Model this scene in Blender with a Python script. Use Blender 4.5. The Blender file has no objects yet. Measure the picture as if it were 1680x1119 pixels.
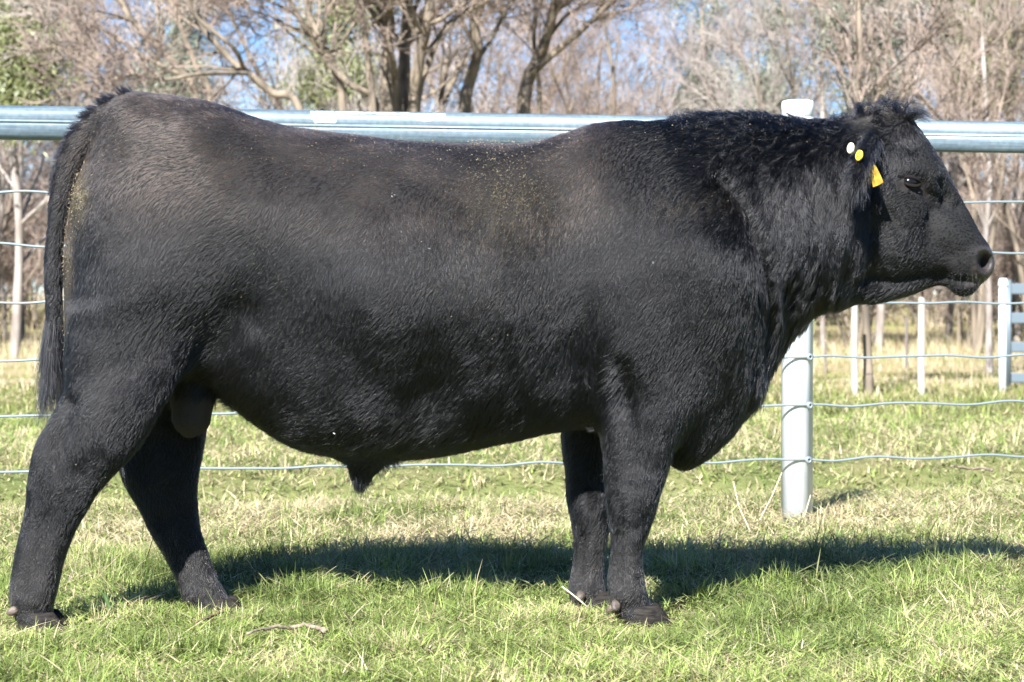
import bpy, math, random
import numpy as np
from mathutils import Vector

# ------------------------------------------------------------------ camera, sky, sun, exposure
SC = bpy.context.scene
COL = SC.collection
F, CX, CY, HOR = 3700.0, 840.0, 559.5, 500.0
CAM_H = 0.868
PITCH = math.atan((CY - HOR) / F)
cam_data = bpy.data.cameras.new("camera")
cam_data.sensor_width = 36.0
cam_data.lens = 36.0 * F / 1680.0
cam_data.clip_start, cam_data.clip_end = 0.1, 3000.0
cam_data.dof.use_dof = True
cam_data.dof.focus_distance = 6.3
cam_data.dof.aperture_fstop = 7.0
cam = bpy.data.objects.new("camera", cam_data)
cam.location = (0, 0, CAM_H)
cam.rotation_euler = (math.pi / 2 - PITCH, 0, 0)
COL.objects.link(cam)
SC.camera = cam

SUN_TO = Vector((-0.45, -1.25, 1.02)).normalized()      # from the ground towards the sun
SUN_EL = math.asin(SUN_TO.z)
world = bpy.data.worlds.new("World")
SC.world = world
world.use_nodes = True
wn = world.node_tree.nodes
wn.clear()
sky = wn.new("ShaderNodeTexSky")
sky.sky_type = 'NISHITA'
sky.sun_disc = False
sky.sun_elevation = SUN_EL
sky.sun_rotation = math.atan2(SUN_TO.x, SUN_TO.y)
sky.dust_density = 0.0
sky.ozone_density = 3.5
sky.air_density = 0.9
bg = wn.new("ShaderNodeBackground")
bg.inputs["Strength"].default_value = 0.042
wo = wn.new("ShaderNodeOutputWorld")
tone = wn.new("ShaderNodeMix")
tone.data_type = 'RGBA'
tone.blend_type = 'MULTIPLY'
tone.inputs["Factor"].default_value = 1.0
tone.inputs[7].default_value = (0.70, 0.90, 1.15, 1)
world.node_tree.links.new(sky.outputs[0], tone.inputs[6])
world.node_tree.links.new(tone.outputs[2], bg.inputs[0])
world.node_tree.links.new(bg.outputs[0], wo.inputs[0])
sun_d = bpy.data.lights.new("sun", 'SUN')
sun_d.energy = 5.0
sun_d.angle = math.radians(0.53)
sun_d.color = (1.0, 0.985, 0.965)
sun = bpy.data.objects.new("sun", sun_d)
sun.rotation_euler = SUN_TO.to_track_quat('Z', 'Y').to_euler()
sun.location = (-6, -10, 14)
COL.objects.link(sun)
SC.view_settings.view_transform = 'Standard'
SC.view_settings.look = 'None'
SC.view_settings.exposure = 2.0
SC.view_settings.gamma = 1.0
SC.render.engine = 'CYCLES'
SC.cycles.max_bounces = 6
SC.cycles.denoising_prefilter = 'ACCURATE'
SC.cycles.transparent_max_bounces = 6
try:
    SC.cycles_curves.shape = 'RIBBONS'
    SC.cycles_curves.subdivisions = 2
except Exception:
    pass

# ------------------------------------------------------------------ helpers
cP, sP = math.cos(PITCH), math.sin(PITCH)

def at(px, py, Y):
    """Point seen at photograph pixel (px, py) on the upright plane y = Y."""
    a, b = (px - CX) / F, (CY - py) / F
    d = (a, cP + b * sP, -sP + b * cP)
    t = Y / d[1]
    return Vector((d[0] * t, Y, CAM_H + d[2] * t))

def proj(x, y, z):
    zz = z - CAM_H
    dep = y * cP - zz * sP
    return CX + F * x / dep, CY - F * (y * sP + zz * cP) / dep

def ground_at(px, py):
    b = (CY - py) / F
    dz = -sP + b * cP
    t = -CAM_H / dz
    return Vector(((px - CX) / F * t, (cP + b * sP) * t, 0))

def tag(o, label=None, cat=None, group=None, kind=None):
    if label: o["label"] = label
    if cat: o["category"] = cat
    if group: o["group"] = group
    if kind: o["kind"] = kind
    return o

def empty(name, loc):
    o = bpy.data.objects.new(name, None)
    o.location = loc
    o.empty_display_size = 0.1
    COL.objects.link(o)
    return o

def link(name, me, mats=(), parent=None, loc=None):
    o = bpy.data.objects.new(name, me)
    for m in (mats if isinstance(mats, (list, tuple)) else [mats]):
        if m.name not in [x.name for x in me.materials]:
            me.materials.append(m)
    if loc is not None: o.location = loc
    COL.objects.link(o)
    if parent is not None: o.parent = parent
    return o

def np_mesh(name, V, Fc, smooth=True, colors=None, uv=None):
    """V (n,3); Fc (m,k) faces all of k corners; colours per vertex (n,4)."""
    me = bpy.data.meshes.new(name)
    V = np.asarray(V, np.float32); Fc = np.asarray(Fc, np.int32)
    k = Fc.shape[1]
    me.vertices.add(len(V)); me.vertices.foreach_set("co", V.ravel())
    me.loops.add(Fc.size); me.loops.foreach_set("vertex_index", Fc.ravel())
    me.polygons.add(len(Fc))
    me.polygons.foreach_set("loop_start", np.arange(0, Fc.size, k, dtype=np.int32))
    me.polygons.foreach_set("use_smooth", np.full(len(Fc), smooth, dtype=bool))
    me.update(calc_edges=True)
    if colors is not None:
        a = me.color_attributes.new("tint", 'FLOAT_COLOR', 'POINT')
        a.data.foreach_set("color", np.asarray(colors, np.float32).ravel())
    me.validate()
    return me

def wave(P, seed, scale, n=14, oct_=1.0):
    """Smooth pseudo-random field, about unit variance, features about `scale` metres."""
    r = np.random.default_rng(seed)
    K = r.normal(size=(n, P.shape[1])); K /= np.linalg.norm(K, axis=1, keepdims=True)
    K *= (2 * np.pi / scale) * r.uniform(0.55, 1.5, (n, 1))
    ph = r.uniform(0, 2 * np.pi, n)
    out = np.zeros(len(P), np.float32)
    for i in range(n):
        out += np.sin(P @ K[i] + ph[i])
    return out * math.sqrt(2.0 / n)

def sstep(a, b, x):
    t = np.clip((x - a) / (b - a), 0, 1)
    return t * t * (3 - 2 * t)

def tubes(P0, P1, R0, R1, n=4):
    """One prism per segment, open ends."""
    P0 = np.asarray(P0, np.float64); P1 = np.asarray(P1, np.float64)
    D = P1 - P0
    D /= np.maximum(np.linalg.norm(D, axis=1, keepdims=True), 1e-9)
    H = np.where(np.abs(D[:, 2:3]) < 0.9, np.array([[0, 0, 1.0]]), np.array([[1.0, 0, 0]]))
    A = np.cross(D, H); A /= np.linalg.norm(A, axis=1, keepdims=True)
    B = np.cross(D, A)
    ang = np.arange(n) * 2 * np.pi / n
    c, s = np.cos(ang), np.sin(ang)
    off = A[:, None, :] * c[None, :, None] + B[:, None, :] * s[None, :, None]
    R0 = np.asarray(R0)[:, None, None]; R1 = np.asarray(R1)[:, None, None]
    V = np.concatenate([P0[:, None] + off * R0, P1[:, None] + off * R1], axis=1)   # (N,2n,3)
    N = len(P0)
    base = (np.arange(N) * 2 * n)[:, None]
    fs = []
    for i in range(n):
        j = (i + 1) % n
        fs.append(np.stack([base[:, 0] + i, base[:, 0] + j, base[:, 0] + n + j, base[:, 0] + n + i], 1))
    return V.reshape(-1, 3), np.concatenate(fs, 0)

def sweep(path, radii, n=10, cap=True, flat=1.0):
    """Connected tube along a path (list of Vectors)."""
    P = np.array([tuple(p) for p in path], np.float64)
    T = np.gradient(P, axis=0); T /= np.linalg.norm(T, axis=1, keepdims=True)
    ref = np.array([0, 0, 1.0]) if abs(T[0, 2]) < 0.9 else np.array([0, 1.0, 0])
    V, Q = [], []
    for i in range(len(P)):
        a = np.cross(T[i], ref); a /= np.linalg.norm(a); b = np.cross(a, T[i])
        ref = b
        for k in range(n):
            th = 2 * np.pi * k / n
            V.append(P[i] + radii[i] * (a * math.cos(th) + b * math.sin(th) * flat))
    for i in range(len(P) - 1):
        for k in range(n):
            k2 = (k + 1) % n
            Q.append((i * n + k, i * n + k2, (i + 1) * n + k2, (i + 1) * n + k))
    if cap:
        for i in (0, len(P) - 1):
            V.append(P[i]); c = len(V) - 1
            for k in range(n):
                k2 = (k + 1) % n
                Q.append((c, i * n + k2, i * n + k, c) if i == 0 else (c, i * n + k, i * n + k2, c))
    return np.array(V), Q

def poly_mesh(name, V, Fs, smooth=True):
    me = bpy.data.meshes.new(name)
    Fs = [tuple(dict.fromkeys(f)) for f in Fs]
    me.from_pydata([tuple(v) for v in V], [], Fs)
    me.polygons.foreach_set("use_smooth", [smooth] * len(me.polygons))
    me.update()
    return me

def merge(parts):
    V, Fs, o = [], [], 0
    for v, f in parts:
        V.extend([tuple(p) for p in v]); Fs.extend([tuple(i + o for i in q) for q in f]); o += len(v)
    return V, Fs

def material(name, color=(0.5, 0.5, 0.5), rough=0.6, metal=0.0, spec=0.5):
    m = bpy.data.materials.new(name)
    m.use_nodes = True
    b = m.node_tree.nodes["Principled BSDF"]
    b.inputs["Base Color"].default_value = (*color, 1)
    b.inputs["Roughness"].default_value = rough
    b.inputs["Metallic"].default_value = metal
    b.inputs["Specular IOR Level"].default_value = spec
    return m

def noise_color(m, c1, c2, scale, detail=6.0, lo=0.35, hi=0.65, coord="Object", stretch=(1, 1, 1), bump=0.0, rough=None):
    nt = m.node_tree; N = nt.nodes; L = nt.links
    b = N["Principled BSDF"]
    tc = N.new("ShaderNodeTexCoord"); mp = N.new("ShaderNodeMapping")
    mp.inputs["Scale"].default_value = stretch
    L.new(tc.outputs[coord], mp.inputs[0])
    nz = N.new("ShaderNodeTexNoise"); nz.inputs["Scale"].default_value = scale; nz.inputs["Detail"].default_value = detail
    L.new(mp.outputs[0], nz.inputs["Vector"])
    cr = N.new("ShaderNodeValToRGB")
    cr.color_ramp.elements[0].position = lo; cr.color_ramp.elements[0].color = (*c1, 1)
    cr.color_ramp.elements[1].position = hi; cr.color_ramp.elements[1].color = (*c2, 1)
    L.new(nz.outputs["Fac"], cr.inputs[0]); L.new(cr.outputs[0], b.inputs["Base Color"])
    if bump:
        bp = N.new("ShaderNodeBump"); bp.inputs["Strength"].default_value = bump; bp.inputs["Distance"].default_value = 0.02
        L.new(nz.outputs["Fac"], bp.inputs["Height"]); L.new(bp.outputs[0], b.inputs["Normal"])
    return m
COAT_N = 520000; COAT_R = .00038; GR_K = 1.0; TAGY = (-.28, -.29, -.26)
# ------------------------------------------------------------------ ground
FX0, FY0, FSL = -1.90, 8.38, 0.22                    # fence line: y = FY0 + FSL * (x - FX0)
def fence_y(x): return FY0 + FSL * (x - FX0)
def ground_z(x, y):
    x = np.asarray(x, np.float64); y = np.asarray(y, np.float64)
    o = y - fence_y(x)
    z = -.36 * np.exp(-.5 * ((o - 2.3) / .50) ** 2) * (.85 + .15 * np.sin(x * 1.3 + .4))  # hollow added behind the fence so the rail's shadow drops out of sight
    z += .02 * np.sin(x * 1.9 + 1) * np.sin(y * 1.1) * sstep(9.5, 13, y)
    z += .012 * np.sin(x * 5.1 + y * 2.0) * np.sin(y * 4.3 + 1) * (.3 + .7 * sstep(8, 9, y))
    z += .9 * sstep(30, 95, y)
    return z
ys = np.concatenate([np.linspace(-10, 4, 15), np.arange(4.2, 16, .12), np.linspace(16.2, 40, 70), np.linspace(42, 300, 60)])
xs = np.concatenate([np.linspace(-160, -9, 50), np.arange(-8.7, 8.8, .15), np.linspace(9, 160, 50)])
XX, YY = np.meshgrid(xs, ys, indexing='ij')
ZZ = ground_z(XX, YY)
nx_, ny_ = XX.shape
I = np.arange(nx_ * ny_).reshape(nx_, ny_)
Qg = np.stack([I[:-1, :-1], I[1:, :-1], I[1:, 1:], I[:-1, 1:]], -1).reshape(-1, 4)
gm = bpy.data.materials.new("pasture_soil"); gm.use_nodes = True
nt = gm.node_tree; N_ = nt.nodes; L_ = nt.links
b_ = N_["Principled BSDF"]; b_.inputs["Roughness"].default_value = .95; b_.inputs["Specular IOR Level"].default_value = .1
tc_ = N_.new("ShaderNodeTexCoord")
def ramp(scale, c, pos, det=8, vec=None):
    n = N_.new("ShaderNodeTexNoise"); n.inputs["Scale"].default_value = scale; n.inputs["Detail"].default_value = det
    n.inputs["Roughness"].default_value = .7
    L_.new(vec or tc_.outputs["Object"], n.inputs["Vector"])
    r = N_.new("ShaderNodeValToRGB")
    for i, (p_, col) in enumerate(zip(pos, c)):
        e = r.color_ramp.elements[i] if i < 2 else r.color_ramp.elements.new(p_)
        e.position = p_; e.color = (*col, 1)
    L_.new(n.outputs["Fac"], r.inputs[0]); return n, r
n1, r1_ = ramp(1.1, [(.08, .12, .024), (.15, .16, .055), (.23, .19, .10)], [.38, .52, .64])
n2, r2_ = ramp(34, [(.09, .115, .038), (.25, .23, .115)], [.35, .68])
n4, r4_ = ramp(.25, [(.30, .25, .14), (.23, .20, .09), (.12, .15, .045)], [.38, .55, .68])
mx = N_.new("ShaderNodeMix"); mx.data_type = 'RGBA'; mx.inputs["Factor"].default_value = .45
L_.new(r1_.outputs[0], mx.inputs[6]); L_.new(r2_.outputs[0], mx.inputs[7])
sx_ = N_.new("ShaderNodeSeparateXYZ"); L_.new(tc_.outputs["Object"], sx_.inputs[0])
mr = N_.new("ShaderNodeMapRange"); mr.inputs["From Min"].default_value = 17; mr.inputs["From Max"].default_value = 25
L_.new(sx_.outputs["Y"], mr.inputs["Value"])
mx2 = N_.new("ShaderNodeMix"); mx2.data_type = 'RGBA'
L_.new(mr.outputs[0], mx2.inputs["Factor"]); L_.new(mx.outputs[2], mx2.inputs[6]); L_.new(r4_.outputs[0], mx2.inputs[7])
L_.new(mx2.outputs[2], b_.inputs["Base Color"])
bmp = N_.new("ShaderNodeBump"); bmp.inputs["Strength"].default_value = .8; bmp.inputs["Distance"].default_value = .03
L_.new(n2.outputs["Fac"], bmp.inputs["Height"]); L_.new(bmp.outputs[0], b_.inputs["Normal"])
tag(link("ground", np_mesh("ground", np.stack([XX, YY, ZZ], -1).reshape(-1, 3), Qg), gm), kind="structure")
# bare dirt track beyond the paddock
tx = np.linspace(-40, 40, 120); tv, tq = [], []
for i, x in enumerate(tx):
    for k, dy in enumerate((-.9, -.4, 0, .4, .9)):
        y = 25.2 + .04 * x + dy + .25 * math.sin(x * .7) * (1 if k in (0, 4) else 0)
        tv.append((x, y, float(ground_z(x, y)) + .03 * (1 if k not in (0, 4) else .1)))
for i in range(len(tx) - 1):
    for k in range(4):
        tq.append((i * 5 + k, (i + 1) * 5 + k, (i + 1) * 5 + k + 1, i * 5 + k + 1))
trk = noise_color(material("track_dirt", (.45, .33, .22), .95), (.26, .19, .125), (.40, .31, .22), 3)
tag(link("dirt_track", np_mesh("dirt_track", tv, tq), trk), kind="structure")

# ------------------------------------------------------------------ grass
FEET = [(at(58, 1036, 6.03).x, 6.03), (at(350, 1012, 6.40).x, 6.40), (at(1052, 1025, 6.10).x, 6.10), (at(972, 1000, 6.43).x, 6.43)]
def blades(n, y0, y1, seed, lmin, lmax, wid, lie, greens, straws, strawf, margin=.9, thin=None):
    g = np.random.default_rng(seed)
    y = y0 + (y1 - y0) * g.random(n * 2)
    keep = g.random(n * 2) < (y / y1)
    y = y[keep][:n]; n = len(y)
    x = g.uniform(-1, 1, n) * (y * .235 + margin)
    P2 = np.stack([x, y], 1)
    tuft = wave(P2, 41, .34); tuft2 = wave(P2, 42, .11); dry = wave(P2, 43, .9) * .7 + wave(P2, 44, .3) * .5
    # pull the roots into tufts
    c = np.round(P2 / .055 + .5 * np.stack([tuft2, wave(P2, 45, .11)], 1)) * .055
    k_ = g.random(n) < .55
    x = np.where(k_, x + (c[:, 0] - x) * .6, x); y = np.where(k_, y + (c[:, 1] - y) * .6, y)
    o = y - fence_y(x)
    dryband = np.exp(-.5 * ((o + .15) / .55) ** 2) * .9 + .45 * sstep(.3, .9, o) * (1 - sstep(6, 9, o)) - .5 * sstep(5, 8, o) * (1 - sstep(10, 14, o))
    sh = np.exp(-.5 * ((y - 7.0) / .45) ** 2)           # taller, greener belt behind the bull, its greens darkened for the shadow there
    isstraw = g.random(n) < np.clip(strawf + .22 * dry + .50 * dryband - .22 * sh, .04, .92)
    lying = g.random(n) < np.clip(lie + .25 * isstraw - .12 * tuft - .25 * sh, .05, .95)
    L = g.uniform(lmin, lmax, n) * (1 + .5 * np.clip(tuft, -1, 1.5)) * (1 + .35 * sh) * np.where(lying, 1.15, 1)
    near_foot = np.zeros(n)
    for fx_, fy_ in FEET: near_foot = np.maximum(near_foot, np.exp(-.5 * (((x - fx_) / .13) ** 2 + ((y - fy_ + .10) / .17) ** 2)))
    L = L * (1 - .55 * near_foot); lying = lying | (g.random(n) < near_foot * .7)      # trodden down round the hooves
    az = g.uniform(0, 2 * np.pi, n)
    az = np.where(lying, az * .5 + 1.5 * wave(P2, 46, .25), az)
    lean = np.where(lying, g.uniform(1.05, 1.5, n), np.abs(g.normal(.32, .22, n)))
    bend = g.uniform(.1, .7, n) * np.where(lying, .4, 1)
    H = np.stack([np.cos(az), np.sin(az), 0 * az], 1)
    Sd = np.stack([-np.sin(az + g.normal(0, .5, n)), np.cos(az + g.normal(0, .5, n)), 0 * az], 1)
    z0 = ground_z(x, y) + np.where(lying, g.uniform(.004, .045, n) * (1 + .4 * sh) * (1 - .8 * near_foot), -.004)
    R = np.stack([x, y, z0], 1)
    w = wid * g.uniform(.55, 1.3, n) * np.where(isstraw, .9, 1)
    K = 4; V = np.zeros((n, K, 2, 3)); pos = R.copy(); ang = lean.copy()
    for i in range(K):
        ww = w * (1.0, .95, .68, .10)[i]
        V[:, i, 0] = pos - Sd * ww[:, None] * .5; V[:, i, 1] = pos + Sd * ww[:, None] * .5
        ang2 = np.minimum(ang + bend * (i + .5) / K * 1.4, np.where(lying, 1.62, 2.2))
        pos = pos + (H * np.sin(ang2)[:, None] + np.array([0, 0, 1.0]) * np.cos(ang2)[:, None]) * (L / 3)[:, None]
    t_ = g.random((n, 1))
    gr = np.array(greens[0]) * (1 - t_) + np.array(greens[1]) * t_
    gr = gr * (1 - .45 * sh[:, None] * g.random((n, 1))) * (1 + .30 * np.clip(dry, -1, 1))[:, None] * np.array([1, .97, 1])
    st = np.array(straws[0]) * (1 - t_) + np.array(straws[1]) * t_
    col = np.where(isstraw[:, None], st, gr) * g.uniform(.7, 1.25, (n, 1))
    col = np.where((g.random(n) < .03 + .04 * (dry > .8))[:, None], np.array([.085, .062, .04]), col)
    C = np.repeat(np.concatenate([col, np.ones((n, 1))], 1)[:, None], K * 2, 1)
    base = (np.arange(n) * K * 2)[:, None]
    Q = np.concatenate([base + np.array([[2 * i, 2 * i + 1, 2 * i + 3, 2 * i + 2]]) for i in range(K - 1)], 1).reshape(-1, 4)
    return V.reshape(-1, 3), Q, C.reshape(-1, 4)
grass_mat = bpy.data.materials.new("grass_blades"); grass_mat.use_nodes = True
nt = grass_mat.node_tree; nt.nodes.clear()
go = nt.nodes.new("ShaderNodeOutputMaterial"); gd = nt.nodes.new("ShaderNodeBsdfPrincipled"); gt = nt.nodes.new("ShaderNodeBsdfTranslucent")
ga = nt.nodes.new("ShaderNodeAttribute"); ga.attribute_name = "tint"; gmx = nt.nodes.new("ShaderNodeMixShader"); gmx.inputs[0].default_value = .30
gd.inputs["Roughness"].default_value = .45; gd.inputs["Specular IOR Level"].default_value = .35
nt.links.new(ga.outputs["Color"], gd.inputs["Base Color"]); nt.links.new(ga.outputs["Color"], gt.inputs["Color"])
nt.links.new(gd.outputs[0], gmx.inputs[1]); nt.links.new(gt.outputs[0], gmx.inputs[2]); nt.links.new(gmx.outputs[0], go.inputs[0])
GREEN = [(.110, .183, .031), (.325, .395, .116)]; STRAW = [(.36, .29, .16), (.53, .46, .29)]
def join(*ms):
    V, Q, C, o = [], [], [], 0
    for v, q, c in ms:
        V.append(v); Q.append(q + o); C.append(c); o += len(v)
    return np.concatenate(V), np.concatenate(Q), np.concatenate(C)
gv, gq, gc = join(blades(int(240000 * GR_K), 4.7, 7.6, 51, .020, .060, .0030, .64, GREEN, STRAW, .20),
                  blades(int(3500 * GR_K), 4.7, 8.2, 55, .05, .095, .0050, .74, [(.20, .24, .07), (.34, .36, .145)], STRAW, .40),
                  blades(int(85000 * GR_K), 7.6, 10.6, 52, .022, .065, .0046, .66, GREEN, STRAW, .34),
                  blades(int(80000 * GR_K), 10.6, 17, 53, .03, .075, .008, .62, GREEN, STRAW, .36, 1.5),
                  blades(int(60000 * GR_K), 17, 27, 54, .04, .09, .012, .4, [(.12, .165, .038), (.23, .26, .075)], STRAW, .42, 2))
tag(link("grass", np_mesh("grass", gv, gq, False, gc), grass_mat), kind="stuff")
# tall dry grass past the track
def tall(n, y0, y1, seed, lmin, lmax, wid, mar=7.0):
    g = np.random.default_rng(seed)
    y = y0 + (y1 - y0) * np.sqrt(g.random(n)); x = g.uniform(-1, 1, n) * (y * .24 + mar)
    tuft = wave(np.stack([x, y], 1), 61, 2.2)
    L = g.uniform(lmin, lmax, n) * (1 + .4 * tuft).clip(.25, 2)
    az = g.uniform(0, 6.28, n); lean = np.abs(g.normal(.25, .2, n))
    H = np.stack([np.cos(az), np.sin(az), 0 * az], 1); Sd = np.stack([np.cos(az + 1.2), np.sin(az + 1.2) * .3, 0 * az], 1)
    pos = np.stack([x, y, ground_z(x, y) - .01], 1); K = 4; V = np.zeros((n, K, 2, 3)); w = wid * g.uniform(.5, 1.3, n)
    for i in range(K):
        ww = w * (1, .9, .7, .2)[i]
        V[:, i, 0] = pos - Sd * ww[:, None]; V[:, i, 1] = pos + Sd * ww[:, None]
        a = lean * (1 + i * .6)
        pos = pos + (H * np.sin(a)[:, None] + np.array([0, 0, 1.0]) * np.cos(a)[:, None]) * (L / 3)[:, None]
    t_ = g.random((n, 1))
    col = np.array([.29, .225, .13]) * (1 - t_) + np.array([.45, .38, .25]) * t_
    grn = (g.random(n) < .18)[:, None]
    col = np.where(grn, np.array([.20, .24, .08]), col) * g.uniform(.7, 1.2, (n, 1))
    C = np.repeat(np.concatenate([col, np.ones((n, 1))], 1)[:, None], K * 2, 1)
    base = (np.arange(n) * K * 2)[:, None]
    Q = np.concatenate([base + np.array([[2 * i, 2 * i + 1, 2 * i + 3, 2 * i + 2]]) for i in range(K - 1)], 1).reshape(-1, 4)
    return V.reshape(-1, 3), Q, C.reshape(-1, 4)
dv, dq, dc = join(tall(int(46000 * GR_K), 26.4, 48, 62, .08, .28, .007), tall(int(30000 * GR_K), 48, 95, 63, .2, .55, .018), tall(int(9000 * GR_K), 19, 25, 64, .05, .14, .005))
tag(link("dry_grass", np_mesh("dry_grass", dv, dq, False, dc), grass_mat), kind="stuff")
# ------------------------------------------------------------------ rail and wire fence
def fence_pt(px):
    s = (px - CX) / F
    # intersection of the pixel's upright plane with the fence line
    y = (FY0 - FSL * FX0) / (1 - FSL * s)
    return Vector((s * y, y, 0))
galv = material("galvanised_steel", (.2, .25, .28), .44, .3, .5)
nt = galv.node_tree
tc_ = nt.nodes.new("ShaderNodeTexCoord"); mp = nt.nodes.new("ShaderNodeMapping"); mp.inputs["Scale"].default_value = (1.5, 1.5, 45)
nz = nt.nodes.new("ShaderNodeTexNoise"); nz.inputs["Scale"].default_value = 3; nz.inputs["Detail"].default_value = 8
cr = nt.nodes.new("ShaderNodeValToRGB")
cr.color_ramp.elements[0].position = .3; cr.color_ramp.elements[0].color = (.074, .106, .130, 1)
cr.color_ramp.elements[1].position = .75; cr.color_ramp.elements[1].color = (.148, .192, .219, 1)
nt.links.new(tc_.outputs["Object"], mp.inputs[0]); nt.links.new(mp.outputs[0], nz.inputs["Vector"]); nt.links.new(nz.outputs["Fac"], cr.inputs[0])
n2_ = nt.nodes.new("ShaderNodeTexNoise"); n2_.inputs["Scale"].default_value = 55; n2_.inputs["Detail"].default_value = 6
c2_ = nt.nodes.new("ShaderNodeValToRGB"); c2_.color_ramp.elements[0].position = .35; c2_.color_ramp.elements[0].color = (.84, .85, .86, 1)
c2_.color_ramp.elements[1].position = .70; c2_.color_ramp.elements[1].color = (1.12, 1.12, 1.12, 1)
nt.links.new(tc_.outputs["Object"], n2_.inputs["Vector"]); nt.links.new(n2_.outputs["Fac"], c2_.inputs[0])
m_ = nt.nodes.new("ShaderNodeMix"); m_.data_type = 'RGBA'; m_.blend_type = 'MULTIPLY'; m_.inputs["Factor"].default_value = 1
nt.links.new(cr.outputs[0], m_.inputs[6]); nt.links.new(c2_.outputs[0], m_.inputs[7])
nt.links.new(m_.outputs[2], nt.nodes["Principled BSDF"].inputs["Base Color"])
post_mat = noise_color(material("pale_galvanised_post", (.72, .74, .76), .40, .15), (.50, .54, .58), (.70, .73, .76), 7, stretch=(3, 3, .5))
cap_mat = noise_color(material("white_cap", (.8, .8, .8), .5), (.58, .60, .62), (.70, .71, .72), 30)
wire_mat = material("galvanised_wire", (.22, .265, .28), .42, .4)
PP = fence_pt(1308)
fence = empty("rail_fence", (PP.x, PP.y, 0))
tag(fence, "galvanised fence of one fat rail and waving wires on a pale round post", "fence")
FD = Vector((1, FSL, 0)).normalized(); FN = Vector((FSL, -1, 0)).normalized()      # along the fence; towards the camera
def loc(v): return v - fence.location
def fpt(px, py):
    b = fence_pt(px); return at(px, py, b.y)
def lathe(c, prof, n=40):
    V, Q = [], []
    for (r, z) in prof:
        for k in range(n):
            th = 2 * math.pi * k / n; V.append((c[0] + r * math.cos(th), c[1] + r * math.sin(th), z))
    for l in range(len(prof) - 1):
        for k in range(n):
            Q.append((l * n + k, l * n + (k + 1) % n, (l + 1) * n + (k + 1) % n, (l + 1) * n + k))
    Q += [tuple(range((len(prof) - 1) * n, len(prof) * n)), tuple(reversed(range(n)))]
    return V, Q
R_P = .0635
for k, dist_ in enumerate((0, -4.6, 4.6)):           # the neighbours stand out of the frame and carry the rail
    c = PP + FD * dist_; zt = at(1313, 193, PP.y).z; g0 = float(ground_z(c.x, c.y))
    V, Q = lathe(loc(c), [(R_P, g0 - .25), (R_P, zt - .03), (R_P, zt)])
    po = link("post", poly_mesh("post", V, Q), post_mat, fence)
    ztop = at(1313, 165, PP.y).z
    V, Q = lathe(loc(c), [(R_P - .004, zt + .0005), (R_P + .001, zt + .004), (R_P + .001, ztop - .012), (R_P - .002, ztop - .003), (R_P - .014, ztop)])
    link("post_cap", poly_mesh("post_cap", V, Q), cap_mat, po)
# the rail: tall rounded section with a ridge along the middle
rt0, rb0 = fpt(0, 173.0), fpt(0, 229.0); rt1, rb1 = fpt(1680, 199.5), fpt(1680, 252.0)
h_r = ((rt0.z - rb0.z) + (rt1.z - rb1.z)) / 2
zc0 = (rt0.z + rb0.z) / 2; zc1 = (rt1.z + rb1.z) / 2
hh = h_r / 2; prof = []
for (v, d) in [(-1, .000), (-.97, .016), (-.88, .028), (-.70, .036), (-.45, .040), (-.20, .041), (-.08, .040), (-.045, .0385), (0, .0440), (.06, .0445), (.085, .0390), (.14, .040), (.40, .041), (.62, .038), (.82, .030), (.94, .018), (1, .000)]:
    prof.append((v * hh, d))
ring = prof + [(v, -d) for v, d in reversed(prof[1:-1])]
V, Q = [], []; nr = len(ring); st = np.linspace(-7.5, 7.5, 2)
dz_dx = (zc1 - zc0) / (rt1.x - rt0.x)
base0 = Vector((rt0.x, rt0.y, zc0))
for s_ in st:
    c = base0 + FD * s_ + Vector((0, 0, dz_dx * FD.x * s_))
    for (v, d) in ring: V.append(loc(c + FN * d + Vector((0, 0, v))))
for s_ in (0,):
    for k in range(nr): Q.append((k, (k + 1) % nr, nr + (k + 1) % nr, nr + k))
Q += [tuple(range(nr)), tuple(reversed(range(nr, 2 * nr)))]
rail = link("rail", poly_mesh("rail", V, Q), galv, fence)
for pgn in rail.data.polygons[-2:]: pgn.use_smooth = False
# residue of white tape on the rail face
tape_mat = noise_color(material("tape_residue", (.75, .76, .77), .8), (.27, .315, .345), (.48, .51, .53), 18, stretch=(6, 6, 40))
def rail_face(px, py):
    b = fpt(px, py); s_ = (b - base0).dot(FD)
    zc = zc0 + dz_dx * FD.x * s_
    v = (b.z - zc)
    d = float(np.interp(v, [p_[0] for p_ in prof], [p_[1] for p_ in prof]))
    return b + FN * (d + .0016), b + FN * (d - .001)
def patch(name, top, bot, n=26, seed=0):
    g = np.random.default_rng(seed); V, Q = [], []
    xs_ = np.linspace(top[0][0], top[-1][0], n)
    rows = 6
    for x in xs_:
        yt = np.interp(x, [p_[0] for p_ in top], [p_[1] for p_ in top]) + g.normal() * .5
        yb = np.interp(x, [p_[0] for p_ in bot], [p_[1] for p_ in bot]) + g.normal() * .7
        for r in range(rows): V.append(loc(rail_face(x, yt + (yb - yt) * r / (rows - 1))[0]))
    m = len(V)
    V += [v - FN * .0012 for v in V]
    for i in range(n - 1):
        for r in range(rows - 1):
            a = i * rows + r; Q += [(a, a + 1, a + rows + 1, a + rows), (m + a, m + a + rows, m + a + rows + 1, m + a + 1)]
        for r in (0, rows - 1):
            a = i * rows + r; Q.append((a, a + rows, m + a + rows, m + a))
    for i in (0, n - 1):
        for r in range(rows - 1):
            a = i * rows + r; Q.append((a, a + 1, m + a + 1, m + a))
    link(name, poly_mesh(name, V, Q, False), tape_mat, rail)
patch("tape", [(508, 183), (530, 183), (600, 184.5), (690, 187), (728, 187)], [(508, 197), (514, 203), (550, 203), (552, 189), (600, 188), (676, 191), (680, 200), (700, 200.5), (728, 194)], 70, 2)
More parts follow.
